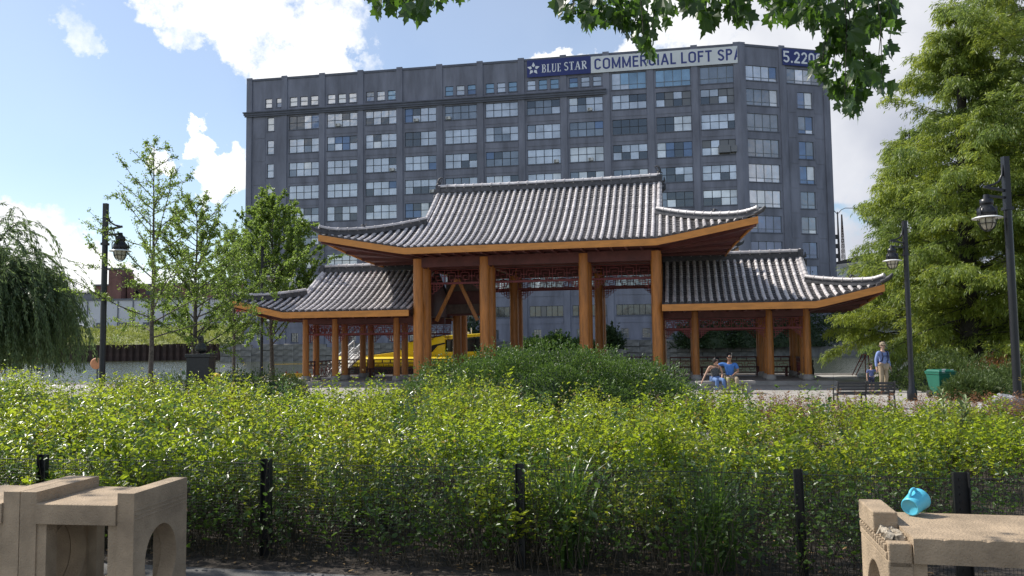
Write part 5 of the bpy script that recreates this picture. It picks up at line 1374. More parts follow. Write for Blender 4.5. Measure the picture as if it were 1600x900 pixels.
# ------------------------------------------------------------------ far bank, left: sheet piles, grass, warehouses, cars
def far_left():
    # sheet pile wall: each pile its own piece
    root=thing('sheet_pile_wall','rusty dark sheet-pile wall along the far left bank of the river','wall',(-135,163.7,0))
    poly=[(0,0),(.28,-.45),(.80,-.45),(1.08,0),(1.36,0),(1.36,.08),(1.03,.08),(.76,-.37),(.33,-.37),(.05,.08),(0,.08)]
    mb=MB(); mb.prism(poly,-2,2.2,axis='z'); me=mb.mesh('sheet_pile','rust_steel'); r=random.Random(2)
    for i in range(62):
        o=linkm('sheet_pile',me,root,loc=(i*1.36,0,r.uniform(-.12,.05)))
    mb=MB(); mb.b2((0,.1,1.7),(84.3,.5,2.32)); mb.build('pile_cap','rust_steel',root)
    # grassy bank
    g=np.random.default_rng(4); NX,NY=90,14; V=[]
    for j in range(NY+1):
        for i in range(NX+1):
            x=-190+i*(190-47)/NX; y=164.2+j*2.2; t=j/NY; z=1.9+4.3*(t**.8)+.35*math.sin(x*.35+y*.5)+.3*math.sin(x*.9)*math.sin(y*.7); V.append((x,y,z))
    F=[(j*(NX+1)+i,j*(NX+1)+i+1,(j+1)*(NX+1)+i+1,(j+1)*(NX+1)+i) for j in range(NY) for i in range(NX)]
    me=npmesh('grass_slope',V,F,['bank_leaf'],smooth=True); o=linkm('grass_slope',me); o['kind']='structure'
    V=np.array(V); K=26000; i=g.integers(0,len(V),K); P=V[i]+np.stack([g.normal(0,.9,K),g.normal(0,.9,K),g.uniform(-.1,.35,K)],1); lump=np.maximum(0,np.sin(P[:,0]*.55+P[:,1]*.4)*np.cos(P[:,0]*.21))*1.1; P[:,2]+=lump*g.uniform(0,1,K)
    D=g.normal(0,.55,(K,3))+np.array([0,0,.9]); lv=leaves(P,D,g.uniform(.35,.95,K),.4,4,.1,upj=1.); o=linkm('bank_scrub',npmesh('bank_scrub',lv[0],lv[1],['bank_leaf']),kind='stuff'); tag(o,'sunlit yellow-green scrub and tall grass on the far left bank','scrub')
    mb=MB(); mb.b2((-600,195,1),(-40,330,6.0)); o=mb.build('parking_lot','pavement'); o['kind']='structure'
    # warehouse
    def box_building(name,lab,px0,px1,py_top,Y,dep,m,roofm,z0=6,extra=None):
        a=at(px0,py_top,Y);b=at(px1,py_top,Y); root=thing(name,lab,'building',(a.x,Y,z0)); W=b.x-a.x;H=(a.z+b.z)/2-z0
        mb=MB(); mb.b2((0,0,0),(W,dep,H)); mb.build('wall',m,root); mb=MB(); mb.b2((-.3,-.3,H+.003),(W+.3,dep,H+.5)); mb.build('roof',roofm,root)
        if extra: extra(root,W,H)
        return root
    def ex1(root,W,H):
        r=random.Random(1)
        for k in range(9):
            x=3+k*W/9; mb=MB(); mb.b2((0,-.12,0),(2.2,-.02,2.6)); mb.build('loading_door','roof_grey',root,loc=(x,0,.05))
        for k in range(14):
            x=1+k*W/14; mb=MB(); mb.b2((0,-.25,0),(.25,-.01,H-.2)); mb.build('downpipe','roof_grey',root,loc=(x,0,0))
    box_building('warehouse','long low white warehouse behind the parked cars','%s'and 60,392,469,225,40,'warehouse_white','roof_grey',6,ex1)
    def exb(root,W,H):
        for k in range(int(W/4)):
            mb=MB(); mb.b2((0,-.15,0),(1.8,-.01,1.6)); mb.build('window','car_glass',root,loc=(1.2+k*4,0,H-3.2))
    box_building('brick_building','brown brick building with a row of dark windows behind the warehouse',148,262,446,268,30,'brick_brown','roof_grey',6,exb)
    box_building('brick_tower','square brown brick tower standing on the roofline behind the lamp post',170,190,421,262,8,'brick_brown','roof_grey',6)
    box_building('shed','low grey shed roof left of the brick building',112,147,459,262,20,'roof_grey','bridge_dark',6)
    box_building('brick_building','long dark red brick block half hidden behind the young trees',268,384,444,270,30,'brick_brown','roof_grey',6,exb)
    q=at(206,431,266); mb=MB(); 
    root=thing('chimney','small dark chimney on the brick roofline','chimney',(q.x,266,0)); mb.b2((-1,-1,14),(1,1,q.z-1.5)); mb.b2((-.6,-.6,q.z-1.499),(.6,.6,q.z+.8)); mb.b2((-1.2,-1.2,q.z-2),(1.2,1.2,q.z-1.502)); mb.build('stack','brick_brown',root)
    q=at(350,482,222); root=thing('shop_sign','small red sign on the white warehouse wall beside the spreading tree','sign',(q.x,222.5,q.z)); mb=MB(); mb.b2((0,0,-.9),(6.2,.3,.9)); mb.build('panel','sign_red',root)
    mb=MB()
    for k,x in enumerate((.8,2,3.1,4.2,5.2)): mb.b2((x-.3,-.06,-.35),(x+.05,-.01,.35)); mb.b2((x+.051,-.06,.12),(x+.4,-.011,.35))
    mb.build('lettering','letter_white',root)
    # parked vehicles
    def car(lab,px,Y,L,Hh,m,kind='car',rz=0):
        p=at(px,510,Y); root=thing('parked_'+kind,lab,kind,(p.x,Y,6.02),rz,'vehicles parked above the far bank')
        mb=MB()
        if kind=='car':
            prof=[(-L/2,.3),(-L/2,.75),(-L*.46,.85),(-L*.30,.95),(-L*.17,1.42),(L*.22,1.45),(L*.38,.98),(L*.48,.88),(L/2,.6),(L/2,.3)]; w_=.86
        else: prof=[(-L/2,.4),(-L/2,1.2),(-L*.42,1.3),(-L*.36,Hh),(L/2,Hh),(L/2,.4)]; w_=1.0
        mb.prism(prof,-w_,w_); b=mb.build('body',m,root); bv=b.modifiers.new('bevel','BEVEL'); bv.width=.09; bv.segments=3
        mb=MB()
        if kind=='car': mb.prism([(-L*.26,.98),(-L*.15,1.36),(L*.20,1.38),(L*.32,1.0)],-w_-.012,w_+.012)
        else: mb.prism([(-L*.38,1.35),(-L*.34,Hh-.3),(-L*.2,Hh-.3),(-L*.2,1.35)],-w_-.012,w_+.012)
        mb.build('windows','car_glass',root)
        for x in(-L*.32,L*.32):
            for y in(-w_+.08,w_-.08):
                mb=MB(); mb.lathe([(0,-.1),(.33,-.1),(.34,0),(.33,.1),(0,.1)],n=14,R=Matrix.Rotation(PI/2,3,'X')); mb.build('wheel','rubber',root,loc=(x,y,.34))
    car('white box truck parked behind the willow edge',118,205,9.5,3.3,'car_white','truck'); car('white car nearest the truck above the far bank',124,198,4.6,1.5,'car_white'); car('silver car parked right of the lamp post above the far bank',212,199,4.5,1.5,'car_grey')
    car('pale car seen through the thin young tree',198,203,4.6,1.5,'car_white'); car('white car parked below the red sign',360,200,4.8,1.5,'car_white'); car('large white van beside the spreading tree, below the red sign',379,197,6.0,2.3,'car_white','van'); car('dark car between the tree trunks above the far bank',262,200,4.4,1.5,'car_grey')
far_left()

# ------------------------------------------------------------------ bank under the loft building, bridge on the right
def far_right():
    # river wall under the building
    root=thing('river_wall','low grey stone river wall below the loft building','wall',(-52,143.3,-2)); du=Vector((90.2,-16,0)); a=math.atan2(-16,90.2); L=du.length
    mb=MB(); r=random.Random(6)
    n=46
    for i in range(n):
        for j in range(3):
            h=.9; mb=MB() if False else mb
    me_=[]
    for k in range(5):
        m2=MB(); m2.b2((0,0,0),(1.92,.6,1.0)); 
        for v in range(len(m2.v)): x,y,z=m2.v[v]; m2.v[v]=(x+r.uniform(-.06,.06),y+r.uniform(-.12,.12),z+r.uniform(-.07,.07))
        me_.append(m2.mesh('stone','stone_bank'))
    for i in range(n):
        for j in range(3): linkm('stone',r.choice(me_),root,loc=(math.cos(a)*i*1.99,math.sin(a)*i*1.99,.9+j*1.05+r.uniform(-.04,.04)+(-.6 if i%7==3 and j==2 else 0)),rz=a)
    # bank greenery
    def bank(px,Y,rx,h,lab,seed,m='dark_leaf',n=2600,L=.42,z=.6,cat='bush',name='bank_shrub'):
        p=at(px,545,Y); shrub(name,lab,cat,(p.x,p.y,z),(rx,rx*.7,h),n,L,m,seed,.6,thick=.55,lump=.3,lf=3.5,spray=(80,.7,8),shape=4,upj=1)
    bank(1085,127,3.2,4.6,'dark bank shrub at the left of the thicket below the loft building',101); bank(1120,126,4.2,6.2,'tall dark thicket seen through the right wing above the couple',102); bank(1165,127,4.4,6.8,'dark thicket behind the second column of the right wing',103)
    bank(1215,128,4.8,7.6,'dark thicket behind the end columns of the right wing',104,n=3600); bank(1262,131,4.6,8.6,'tall dark tree mass at the right foot of the loft building',105,n=3600); bank(1303,137,4.6,9.4,'dark tree mass left of the rusty fender box',106,n=3600); bank(1332,150,3.6,8.0,'dark tree leaning over the pale wall by the bridge',107)
    bank(872,126,2.4,2.3,'small green bush on the river wall, centre of the pavilion gap',108,'spirea_leaf'); bank(835,126,2.8,1.6,'low green bush on the river wall left of the centre',109,'spirea_leaf'); bank(955,126,1.6,3.2,'ivy bush climbing the loft wall beside the right main column',110)
    bank(910,126,2.4,1.2,'low scrub on the river wall right of the centre bush',111,'spirea_leaf'); bank(742,130,2.6,7.0,'dark bush climbing the loft wall behind the left bay',112); bank(395,158,5.0,6.5,'dense dark bush at the left foot of the loft building',113,n=3600)
    # pale wall and old house by the bridge
    a=at(1334,500,152); root=thing('pale_wall','pale concrete abutment wall beside the bridge','wall',(a.x,152,-2)); mb=MB(); mb.b2((0,0,0),(60,2,a.z+2)); mb.build('slab','pale_wall',root); mb=MB(); mb.b2((-.3,-.4,a.z+2.003),(60,2.2,a.z+2.5)); mb.build('coping','pale_wall',root)
    a=at(1300,450,175); root=thing('bank_house','pale grey building with small windows under the bridge','building',(a.x,175,0)); mb=MB(); mb.b2((0,0,0),(24,12,a.z)); mb.build('wall','pale_wall',root)
    for k in range(5):
        for j in range(2):
            mb=MB(); mb.b2((0,-.1,0),(1.6,-.005,1.9)); mb.build('window','car_glass',root,loc=(2+k*3.4,0,3.6+j*3.8))
    # fender box on piles
    p=at(1316,540,138); root=thing('fender_box','cream steel box streaked with rust standing on piles in the river','box',(p.x,p.y,0)); mb=MB(); mb.b2((-1.85,-1,.0),(1.85,1,3.3)); mb.build('steel_box','cream_rust',root)
    mb=MB(); r=random.Random(3); x=-.3
    pts=[(-.25,3.1),(.1,3.2),(.55,3.15),(1.1,3.18),(1.15,2.4),(.95,1.6),(1.05,.9),(.8,.25),(.3,.1),(.1,.7),(-.15,1.3),(-.05,2.2)]
    mb.prism(pts,-1.006,-1.001); 
    for k in range(7): xx=-1.7+k*.2; mb.prism([(xx,0.02),(xx+.1,.02),(xx+.07,.4+.5*r.random())],-1.006,-1.001)
    mb.prism([(1.3,.05),(1.8,.05),(1.75,1.9),(1.6,1.4),(1.45,.8)],-1.006,-1.001); mb.build('rust_patch','rust_steel',root)
    for k in range(6): mb=MB(); mb.tube([(0,0,-3),(0,0,-.003)],.16,7); mb.build('pile','rust_steel',root,loc=(-1.6+k*.64,-.8,0))
    # bridge
    Y=205; a=at(1296,438,Y); b=at(1352,418,Y); sl=(b.z-a.z)/(b.x-a.x)*.35
    root=thing('bridge','raised road bridge with a dark parapet right of the loft building','bridge',(a.x-1,Y,0)); L=90
    mb=MB(); zt=a.z; mb.bar((0,0,zt+1.5),(L,0,zt+1.5+sl*L),8,2.8); mb.build('girder','bridge_steel',root)
    mb=MB(); mb.bar((0,-4.3,zt+3.2),(L,-4.3,zt+3.2+sl*L),.4,.6); mb.build('deck_edge','pale_wall',root)
    mb=MB(); mb.prism([(.8,zt+3.6),(L,zt+3.6+sl*L),(L,zt+6+sl*L),(9,zt+6.2),(.8,zt+4.2)],-4.2,-3.9); mb.build('parapet','bridge_dark',root)
    for k in range(5): mb=MB(); mb.b2((-1.2,-3,-2),(1.2,3,zt+.1+sl*(6+k*20))); mb.build('pier','pale_wall',root,loc=(6+k*20,0,0))
    # street light and lattice mast on the bridge
    def P(px,py,Y=203): return at(px,py,Y)
    q=P(1312,422); tz=P(1312,331).z; root=thing('bridge_lamp','tall dark two-armed street light on the bridge','street lamp',(q.x,q.y,q.z-2)); h=tz-q.z+2
    mb=MB(); mb.tube([(0,0,0),(0,0,h*.5),(0,0,h)],[.42,.3,.16],8); mb.build('pole','bridge_dark',root)
    for sg,dx in((1,4.4),(-1,2.4)):
        mb=MB(); mb.tube([(0,0,h-.6),(sg*1.0,0,h+.5),(sg*2.0,0,h+.95),(sg*dx,0,h+.9)],.09,6); mb.box((sg*(dx+.4),0,h+.85),(1.4,.5,.28)); mb.build('arm','bridge_dark',root)
    mb=MB(); 
    for zz in(h*.62,h*.48,h*.33): mb.box((-.4,0,zz),(.9,.6,1.1))
    mb.build('signal_box','bridge_dark',root)
    q=P(1318.5,422,204); tz=P(1318,335,204).z; h=tz-q.z+2; root=thing('lattice_mast','slender steel lattice mast beside the bridge street light','mast',(q.x,q.y,q.z-2)); mb=MB()
    w0,w1=.5,.08; n=12
    for k in range(n):
        za,zb=h*k/n,h*(k+1)/n; wa=w0+(w1-w0)*k/n; wb=w0+(w1-w0)*(k+1)/n
        for sx_ in(-1,1):
            for sy in(-1,1): mb.bar((sx_*wa,sy*wa,za),(sx_*wb,sy*wb,zb),.10,.10)
        for sy in(-1,1): mb.bar((-wa,sy*wa,za),(wb,sy*wb,zb),.07,.07); mb.bar((wa,sy*wa,za),(-wb,sy*wb,zb),.07,.07); mb.bar((-wa,sy*wa,za),(wa,sy*wa,za),.07,.07)
    mb.build('lattice','rust_steel',root)
far_right()

# ------------------------------------------------------------------ yellow boat, gangway, quay things
def boat():
    p=at(640,590,50); root=thing('yellow_boat','bright yellow river taxi moored behind the left half of the pavilion','boat',(p.x,50,-1),-AX*.6)
    def X(px): return (px-640)*.0398
    def Z(py): return EYE+(537.8-py)*.0398+1
    def hullslice(pts,w,m,name,bev=.06):
        mb=MB(); mb.prism(pts,-w,w); o=mb.build(name,m,root); b=o.modifiers.new('bevel','BEVEL'); b.width=bev; b.segments=3; return o
    # hull with tapering bow
    mb=MB(); st=[(-4.6,.05,.35),(-4.2,.5,.15),(-3.2,1.1,0),(-1.5,1.5,-.1),(2,1.6,-.1),(6.2,1.55,-.1)]; vs=[]
    for x,w,zb in st: vs+= [(x,-w,Z(573)),(x,-w*.9,.3+zb),(x,0,-.25+zb),(x,w*.9,.3+zb),(x,w,Z(573))]
    fs=[(5*i+k,5*i+k+1,5*i+6+k,5*i+5+k) for i in range(5) for k in range(4)]+[(25,26,27,28,29),(0,1,2,3,4)]+[(5*i,5*i+5,5*i+9,5*i+4) for i in range(5)]
    mb.add(vs,fs); mb.build('hull','boat_black',root)
    mb=MB()
    for i,(sx_) in enumerate((-1,1)):
        mb.tube([(-4.45,0,(Z(572)+Z(558))/2+.05),(-4.1,sx_*.55,(Z(572)+Z(558))/2),(-3.2,sx_*1.15,(Z(572)+Z(558))/2),(-1.5,sx_*1.5,(Z(572)+Z(558))/2),(2,sx_*1.62,(Z(572)+Z(558))/2-.02),(6.2,sx_*1.58,(Z(572)+Z(558))/2)],.30,12)
    mb.build('rubbing_band','boat_yellow',root)
    hullslice([(X(548),Z(562)),(X(552),Z(559.5)),(X(632),Z(550)),(X(638),Z(541)),(X(643),Z(537)),(X(676),Z(529.5)),(X(704),Z(526.5)),(X(704),Z(562))],1.35,'boat_yellow','foredeck',.05)
    mb=MB(); mb.bar((X(551),-1.36,Z(559)),(X(632),-1.36,Z(549.3)),.05,.06); mb.bar((X(643),-1.36,Z(536.4)),(X(704),-1.36,Z(525.8)),.05,.05); mb.build('deck_edge','boat_black',root)
    mb=MB(); mb.prism([(X(628),Z(549)),(X(637),Z(547.5)),(X(645),Z(539)),(X(640),Z(538.5)),(X(634),Z(548))],-1.372,-1.352); mb.prism([(X(678),Z(551)),(X(684),Z(541)),(X(704),Z(537)),(X(704),Z(539)),(X(692),Z(542)),(X(684),Z(551))],-1.372,-1.352)
    mb.build('window','boat_black',root)
    mb=MB(); mb.b2((X(636),-1.0,Z(537)),(X(648),1.0,Z(534.5))); mb.build('windscreen_hood','boat_white',root)
    hullslice([(X(704.2),Z(562)),(X(704.2),Z(551)),(X(706),Z(551)),(X(772),Z(551)),(X(776),Z(562))],1.38,'boat_yellow','aft_hull',.05)
    hullslice([(X(704.3),Z(526.5)),(X(760),Z(524)),(X(763),Z(528)),(X(704.3),Z(533))],1.4,'boat_yellow','cabin_roof',.05)
    mb=MB(); mb.b2((X(706),-1.28,Z(550.9)),(X(764),1.28,Z(532.5))); mb.build('cabin_windows','car_glass',root)
    for px in(712,729,747,763): mb=MB(); mb.bar((X(px),-1.33,Z(551)),(X(px)+.08,-1.33,Z(529)),.07,.06,up=(0,1,0)); mb.build('window_post','boat_black',root)
    mb=MB(); mb.b2((X(722),-.4,Z(524.3)),(X(733),.4,Z(521))); mb.tube([(X(738),0,Z(524)),(X(738),0,Z(515))],.03,6); mb.build('roof_gear','boat_white',root)
    mb=MB(); mb.lathe([(0,0),(.34,0),(.38,.3),(.34,.62),(.2,.72),(0,.74)],c=(X(785),-.3,Z(561)),n=12); mb.lathe([(0,0),(.3,0),(.34,.3),(.3,.5),(0,.56)],c=(X(793),.5,Z(561)),n=12); mb.build('outboard_engine','boat_black',root)
    mb=MB(); mb.b2((X(776),-1.3,Z(566)),(X(800),1.3,Z(561.5))); mb.build('stern_platform','boat_white',root)
    # gangway with white rails
    a=at(512,592,45.5); b=at(553,553,46.5); root=thing('gangway','white railed gangway leading up beside the bow of the yellow boat','gangway',(a.x,a.y,a.z))
    d=b-a
    for o in(0,1.0):
        for h in(0,.35,.75):
            mb=MB(); mb.bar((o*.4,o,h),(d.x+o*.4,d.y+o,d.z+h),.07,.07); mb.build('rail','boat_white',root)
    for k in range(6):
        mb=MB(); q=d*(k/5); mb.bar(q,q+Vector((0,0,.8)),.05,.05); mb.build('baluster','boat_white',root)
    mb=MB(); mb.bar((.2,.5,-.05),d+Vector((.2,.5,-.05)),1.0,.06); mb.build('tread','plinth_stone',root)
    p=at(554.5,557,46.6); root=thing('slatted_gate','small cream slatted gate at the top of the gangway','gate',(p.x,p.y,p.z)); 
    for k in range(6): mb=MB(); mb.b2((-.2,0,0),(.2,.04,.05)); mb.build('slat','boat_white',root,loc=(0,0,.03+k*.09))
    for x in(-.22,.22): mb=MB(); mb.b2((-.02,-.01,0),(.02,.05,.56)); mb.build('frame','boat_white',root,loc=(x,0,0))
    # yellow barrier on the quay, left
    p=at(464,588,43); root=thing('yellow_barrier','low yellow dock barrier at the left end of the pavilion','barrier',(p.x,p.y,0))
    mb=MB(); mb.b2((-.75,-.04,.12),(.75,.04,.35)); mb.build('board','dock_yellow',root)
    for x in(-.6,0,.6): mb=MB(); mb.b2((-.04,.05,0),(.04,.1,.45)); mb.build('stake','rail_red',root,loc=(x,0,0))
    mb=MB(); mb.bar((-1.5,0,.85),(1.3,0,.85),.03,.03); mb.build('top_wire','dock_yellow',root)
    # red ladder frame and white cushion on the quay, right
    p=at(1359,598,38.2); root=thing('ladder_frame','thin red metal ladder frame on the quay edge right of the pavilion','frame',(p.x,p.y,0))
    mb=MB(); mb.tube([(0,0,0),(0,0,1.05),(-.12,0,1.08),(-.65,0,.1)],.022,6); mb.tube([(0,.4,0),(0,.4,1.05),(-.12,.4,1.08),(-.65,.4,.1)],.022,6); mb.tube([(-.12,0,1.08),(-.12,.4,1.08)],.018,6); mb.tube([(-.3,0,.76),(-.3,.4,.76)],.018,6); mb.build('tube_frame','rail_red',root)
    p=at(1350,594,37.6); root=thing('white_fender','white dock cushion lying at the foot of the red ladder frame','fender',(p.x,p.y,.0)); mb=MB(); mb.tube([(-.3,0,.12),(-.25,0,.13),(.25,0,.13),(.3,0,.12)],[.06,.12,.12,.06],10); mb.build('cushion','boat_white',root)
    # life ring on a post, left
    p=at(150.5,568,41); root=thing('life_ring_station','orange-brown life ring on a thin post at the left quay edge','life ring',(p.x,p.y,0)); mb=MB(); mb.lathe([(0,-.03),(.2,-.04),(.285,-.02),(.285,.05),(.2,.07),(0,.06)],n=24,R=Matrix.Rotation(PI/2,3,'X'),c=(0,0,p.z)); mb.build('ring','life_ring',root)
    mb=MB(); mb.tube([(0,.1,0),(0,.1,p.z+.2)],.03,6); mb.build('post','black_metal',root)
boat()

# ------------------------------------------------------------------ bin, rock, park bench, bust
def quay_things():
    p=at(1469,577,25); zt=p.z; root=thing('wheelie_bin','dark green wheeled rubbish bin with white marks at the edge of the path','bin',(p.x,p.y,0),math.radians(8))
    H=zt-.06
    def frus(mb,w0,d0,w1,d1,z0,z1,mi=0): vs=[(-w0,-d0,z0),(w0,-d0,z0),(w0,d0,z0),(-w0,d0,z0),(-w1,-d1,z1),(w1,-d1,z1),(w1,d1,z1),(-w1,d1,z1)]; mb.add(vs,[(0,1,2,3),(7,6,5,4),(0,4,5,1),(1,5,6,2),(2,6,7,3),(3,7,4,0)],mi)
    mb=MB(); frus(mb,.20,.22,.275,.32,.06,H-.1); frus(mb,.29,.335,.295,.34,H-.098,H-.03); b=mb.build('bin_body','bin_green',root); bv=b.modifiers.new('bevel','BEVEL'); bv.width=.02; bv.segments=3
    mb=MB(); frus(mb,.30,.35,.30,.35,H-.028,H+.0); frus(mb,.285,.33,.24,.28,H+.002,H+.055); b=mb.build('lid','bin_green',root); bv=b.modifiers.new('bevel','BEVEL'); bv.width=.012; bv.segments=2
    for sg in(-1,1): mb=MB(); mb.lathe([(0,-.03),(.11,-.03),(.115,0),(.11,.03),(0,.03)],n=16,R=Matrix.Rotation(PI/2,3,'Y')); mb.build('wheel','rubber',root,loc=(sg*.24,.22,.115))
    mb=MB(); mb.tube([(-.22,.36,H-.06),(-.22,.42,H-.04),(.22,.42,H-.04),(.22,.36,H-.06)],.018,6); mb.build('handle','bin_green',root)
    mb=MB(); 
    for x0,x1,z0,z1 in((-.20,-.07,.86,.90),(-.19,-.10,.80,.84),(-.18,-.07,.75,.785),(.09,.19,.86,.885)): 
        yy=lambda z:-(.22+.10*(z-.06)/(H-.16))-.004
        mb.add([(x0,yy(z0),z0),(x1,yy(z0),z0),(x1,yy(z1),z1),(x0,yy(z1),z1)],[(0,1,2,3)])
    mb.build('white_marking','letter_white',root)
    # rock
    p=at(1572,622,14.2); g=np.random.default_rng(3); bm=bmesh.new(); bmesh.ops.create_icosphere(bm,subdivisions=4,radius=1)
    from mathutils import noise
    for v in bm.verts:
        n=noise.noise(v.co*1.3)*.35+noise.noise(v.co*3.2)*.14+noise.noise(v.co*9)*.04; v.co=v.co*(1+n)
    me=bpy.data.meshes.new('boulder'); bm.to_mesh(me); bm.free(); me.materials.append(M['rock_grey']); o=linkm('boulder',me,loc=(p.x,p.y,.3)); o.scale=(.5,.42,max(.3,p.z-.25)); 
    tag(o,'rounded light grey boulder behind the hedge at the right edge','rock')
    # park bench seen from behind
    p=at(1352,600,21.5); root=thing('park_bench','dark slatted park bench seen from behind, right of the pavilion','bench',(p.x,p.y,0),-AX*.5); root.scale=(.86,.86,.86)
    for k in range(4): mb=MB(); mb.b2((-.86,-.03,0),(.86,0,.07)); mb.build('back_slat','bench_dark',root,loc=(0,-.02*k,.46+k*.095))
    for k in range(5): mb=MB(); mb.b2((-.86,0,0),(.86,.075,.03)); mb.build('seat_slat','bench_dark',root,loc=(0,.05+k*.09,.42))
    for x in(-.84,.84,0):
        mb=MB(); mb.tube([(x,.45,0),(x,.42,.40),(x,.05,.41),(x,-.03,.5),(x,-.10,.84)],.028,7); mb.tube([(x,.0,.40),(x,-.06,0)],.028,7); 
        if x: mb.tube([(x,-.04,.62),(x,.2,.66),(x,.42,.62),(x,.45,.42)],.022,6)
        mb.build('iron_frame','bench_dark',root)
    # bust on pedestal
    p=at(314.5,553,24); zt=p.z; root=thing('bust_statue','dark bronze bust on a broad dark granite pedestal among the young trees','statue',(p.x,p.y,0))
    mb=MB(); mb.b2((-.42,-.35,0),(.42,.35,.12)); mb.b2((-.33,-.28,.121),(.33,.28,zt-.1)); mb.b2((-.37,-.31,zt-.098),(.37,.31,zt)); b=mb.build('pedestal','dark_granite',root); bv=b.modifiers.new('bevel','BEVEL'); bv.width=.012; bv.segments=2
    skin_mesh('bust','bronze',[((0,0,zt),.16),((0,0,zt+.10),.20),((0,0,zt+.22),.17),((0,-.01,zt+.31),.075),((0,-.03,zt+.38),.085),((0,-.01,zt+.47),.105),((0,0,zt+.55),.08),((.24,0,zt+.12),.11),((-.24,0,zt+.12),.11),((0,-.13,zt+.44),.018)],[(0,1),(1,2),(2,3),(3,4),(4,5),(5,6),(1,7),(1,8),(5,9)],root)
def skin_mesh(name,m,verts,edges,parent,level=2,root_i=0,smooth=True):
    me=bpy.data.meshes.new(name); me.from_pydata([v for v,_ in verts],edges,[]); o=linkm(name,me,parent); me.materials.append(M[m])
    sk=o.modifiers.new('skin','SKIN'); sk.use_smooth_shade=True
    for i,(v,r) in enumerate(verts):
        rr=r if hasattr(r,'__len__') else (r,r); me.skin_vertices[0].data[i].radius=rr; me.skin_vertices[0].data[i].use_root=(i==root_i)
    ss=o.modifiers.new('sub','SUBSURF'); ss.levels=level; ss.render_levels=level
    return o
quay_things()

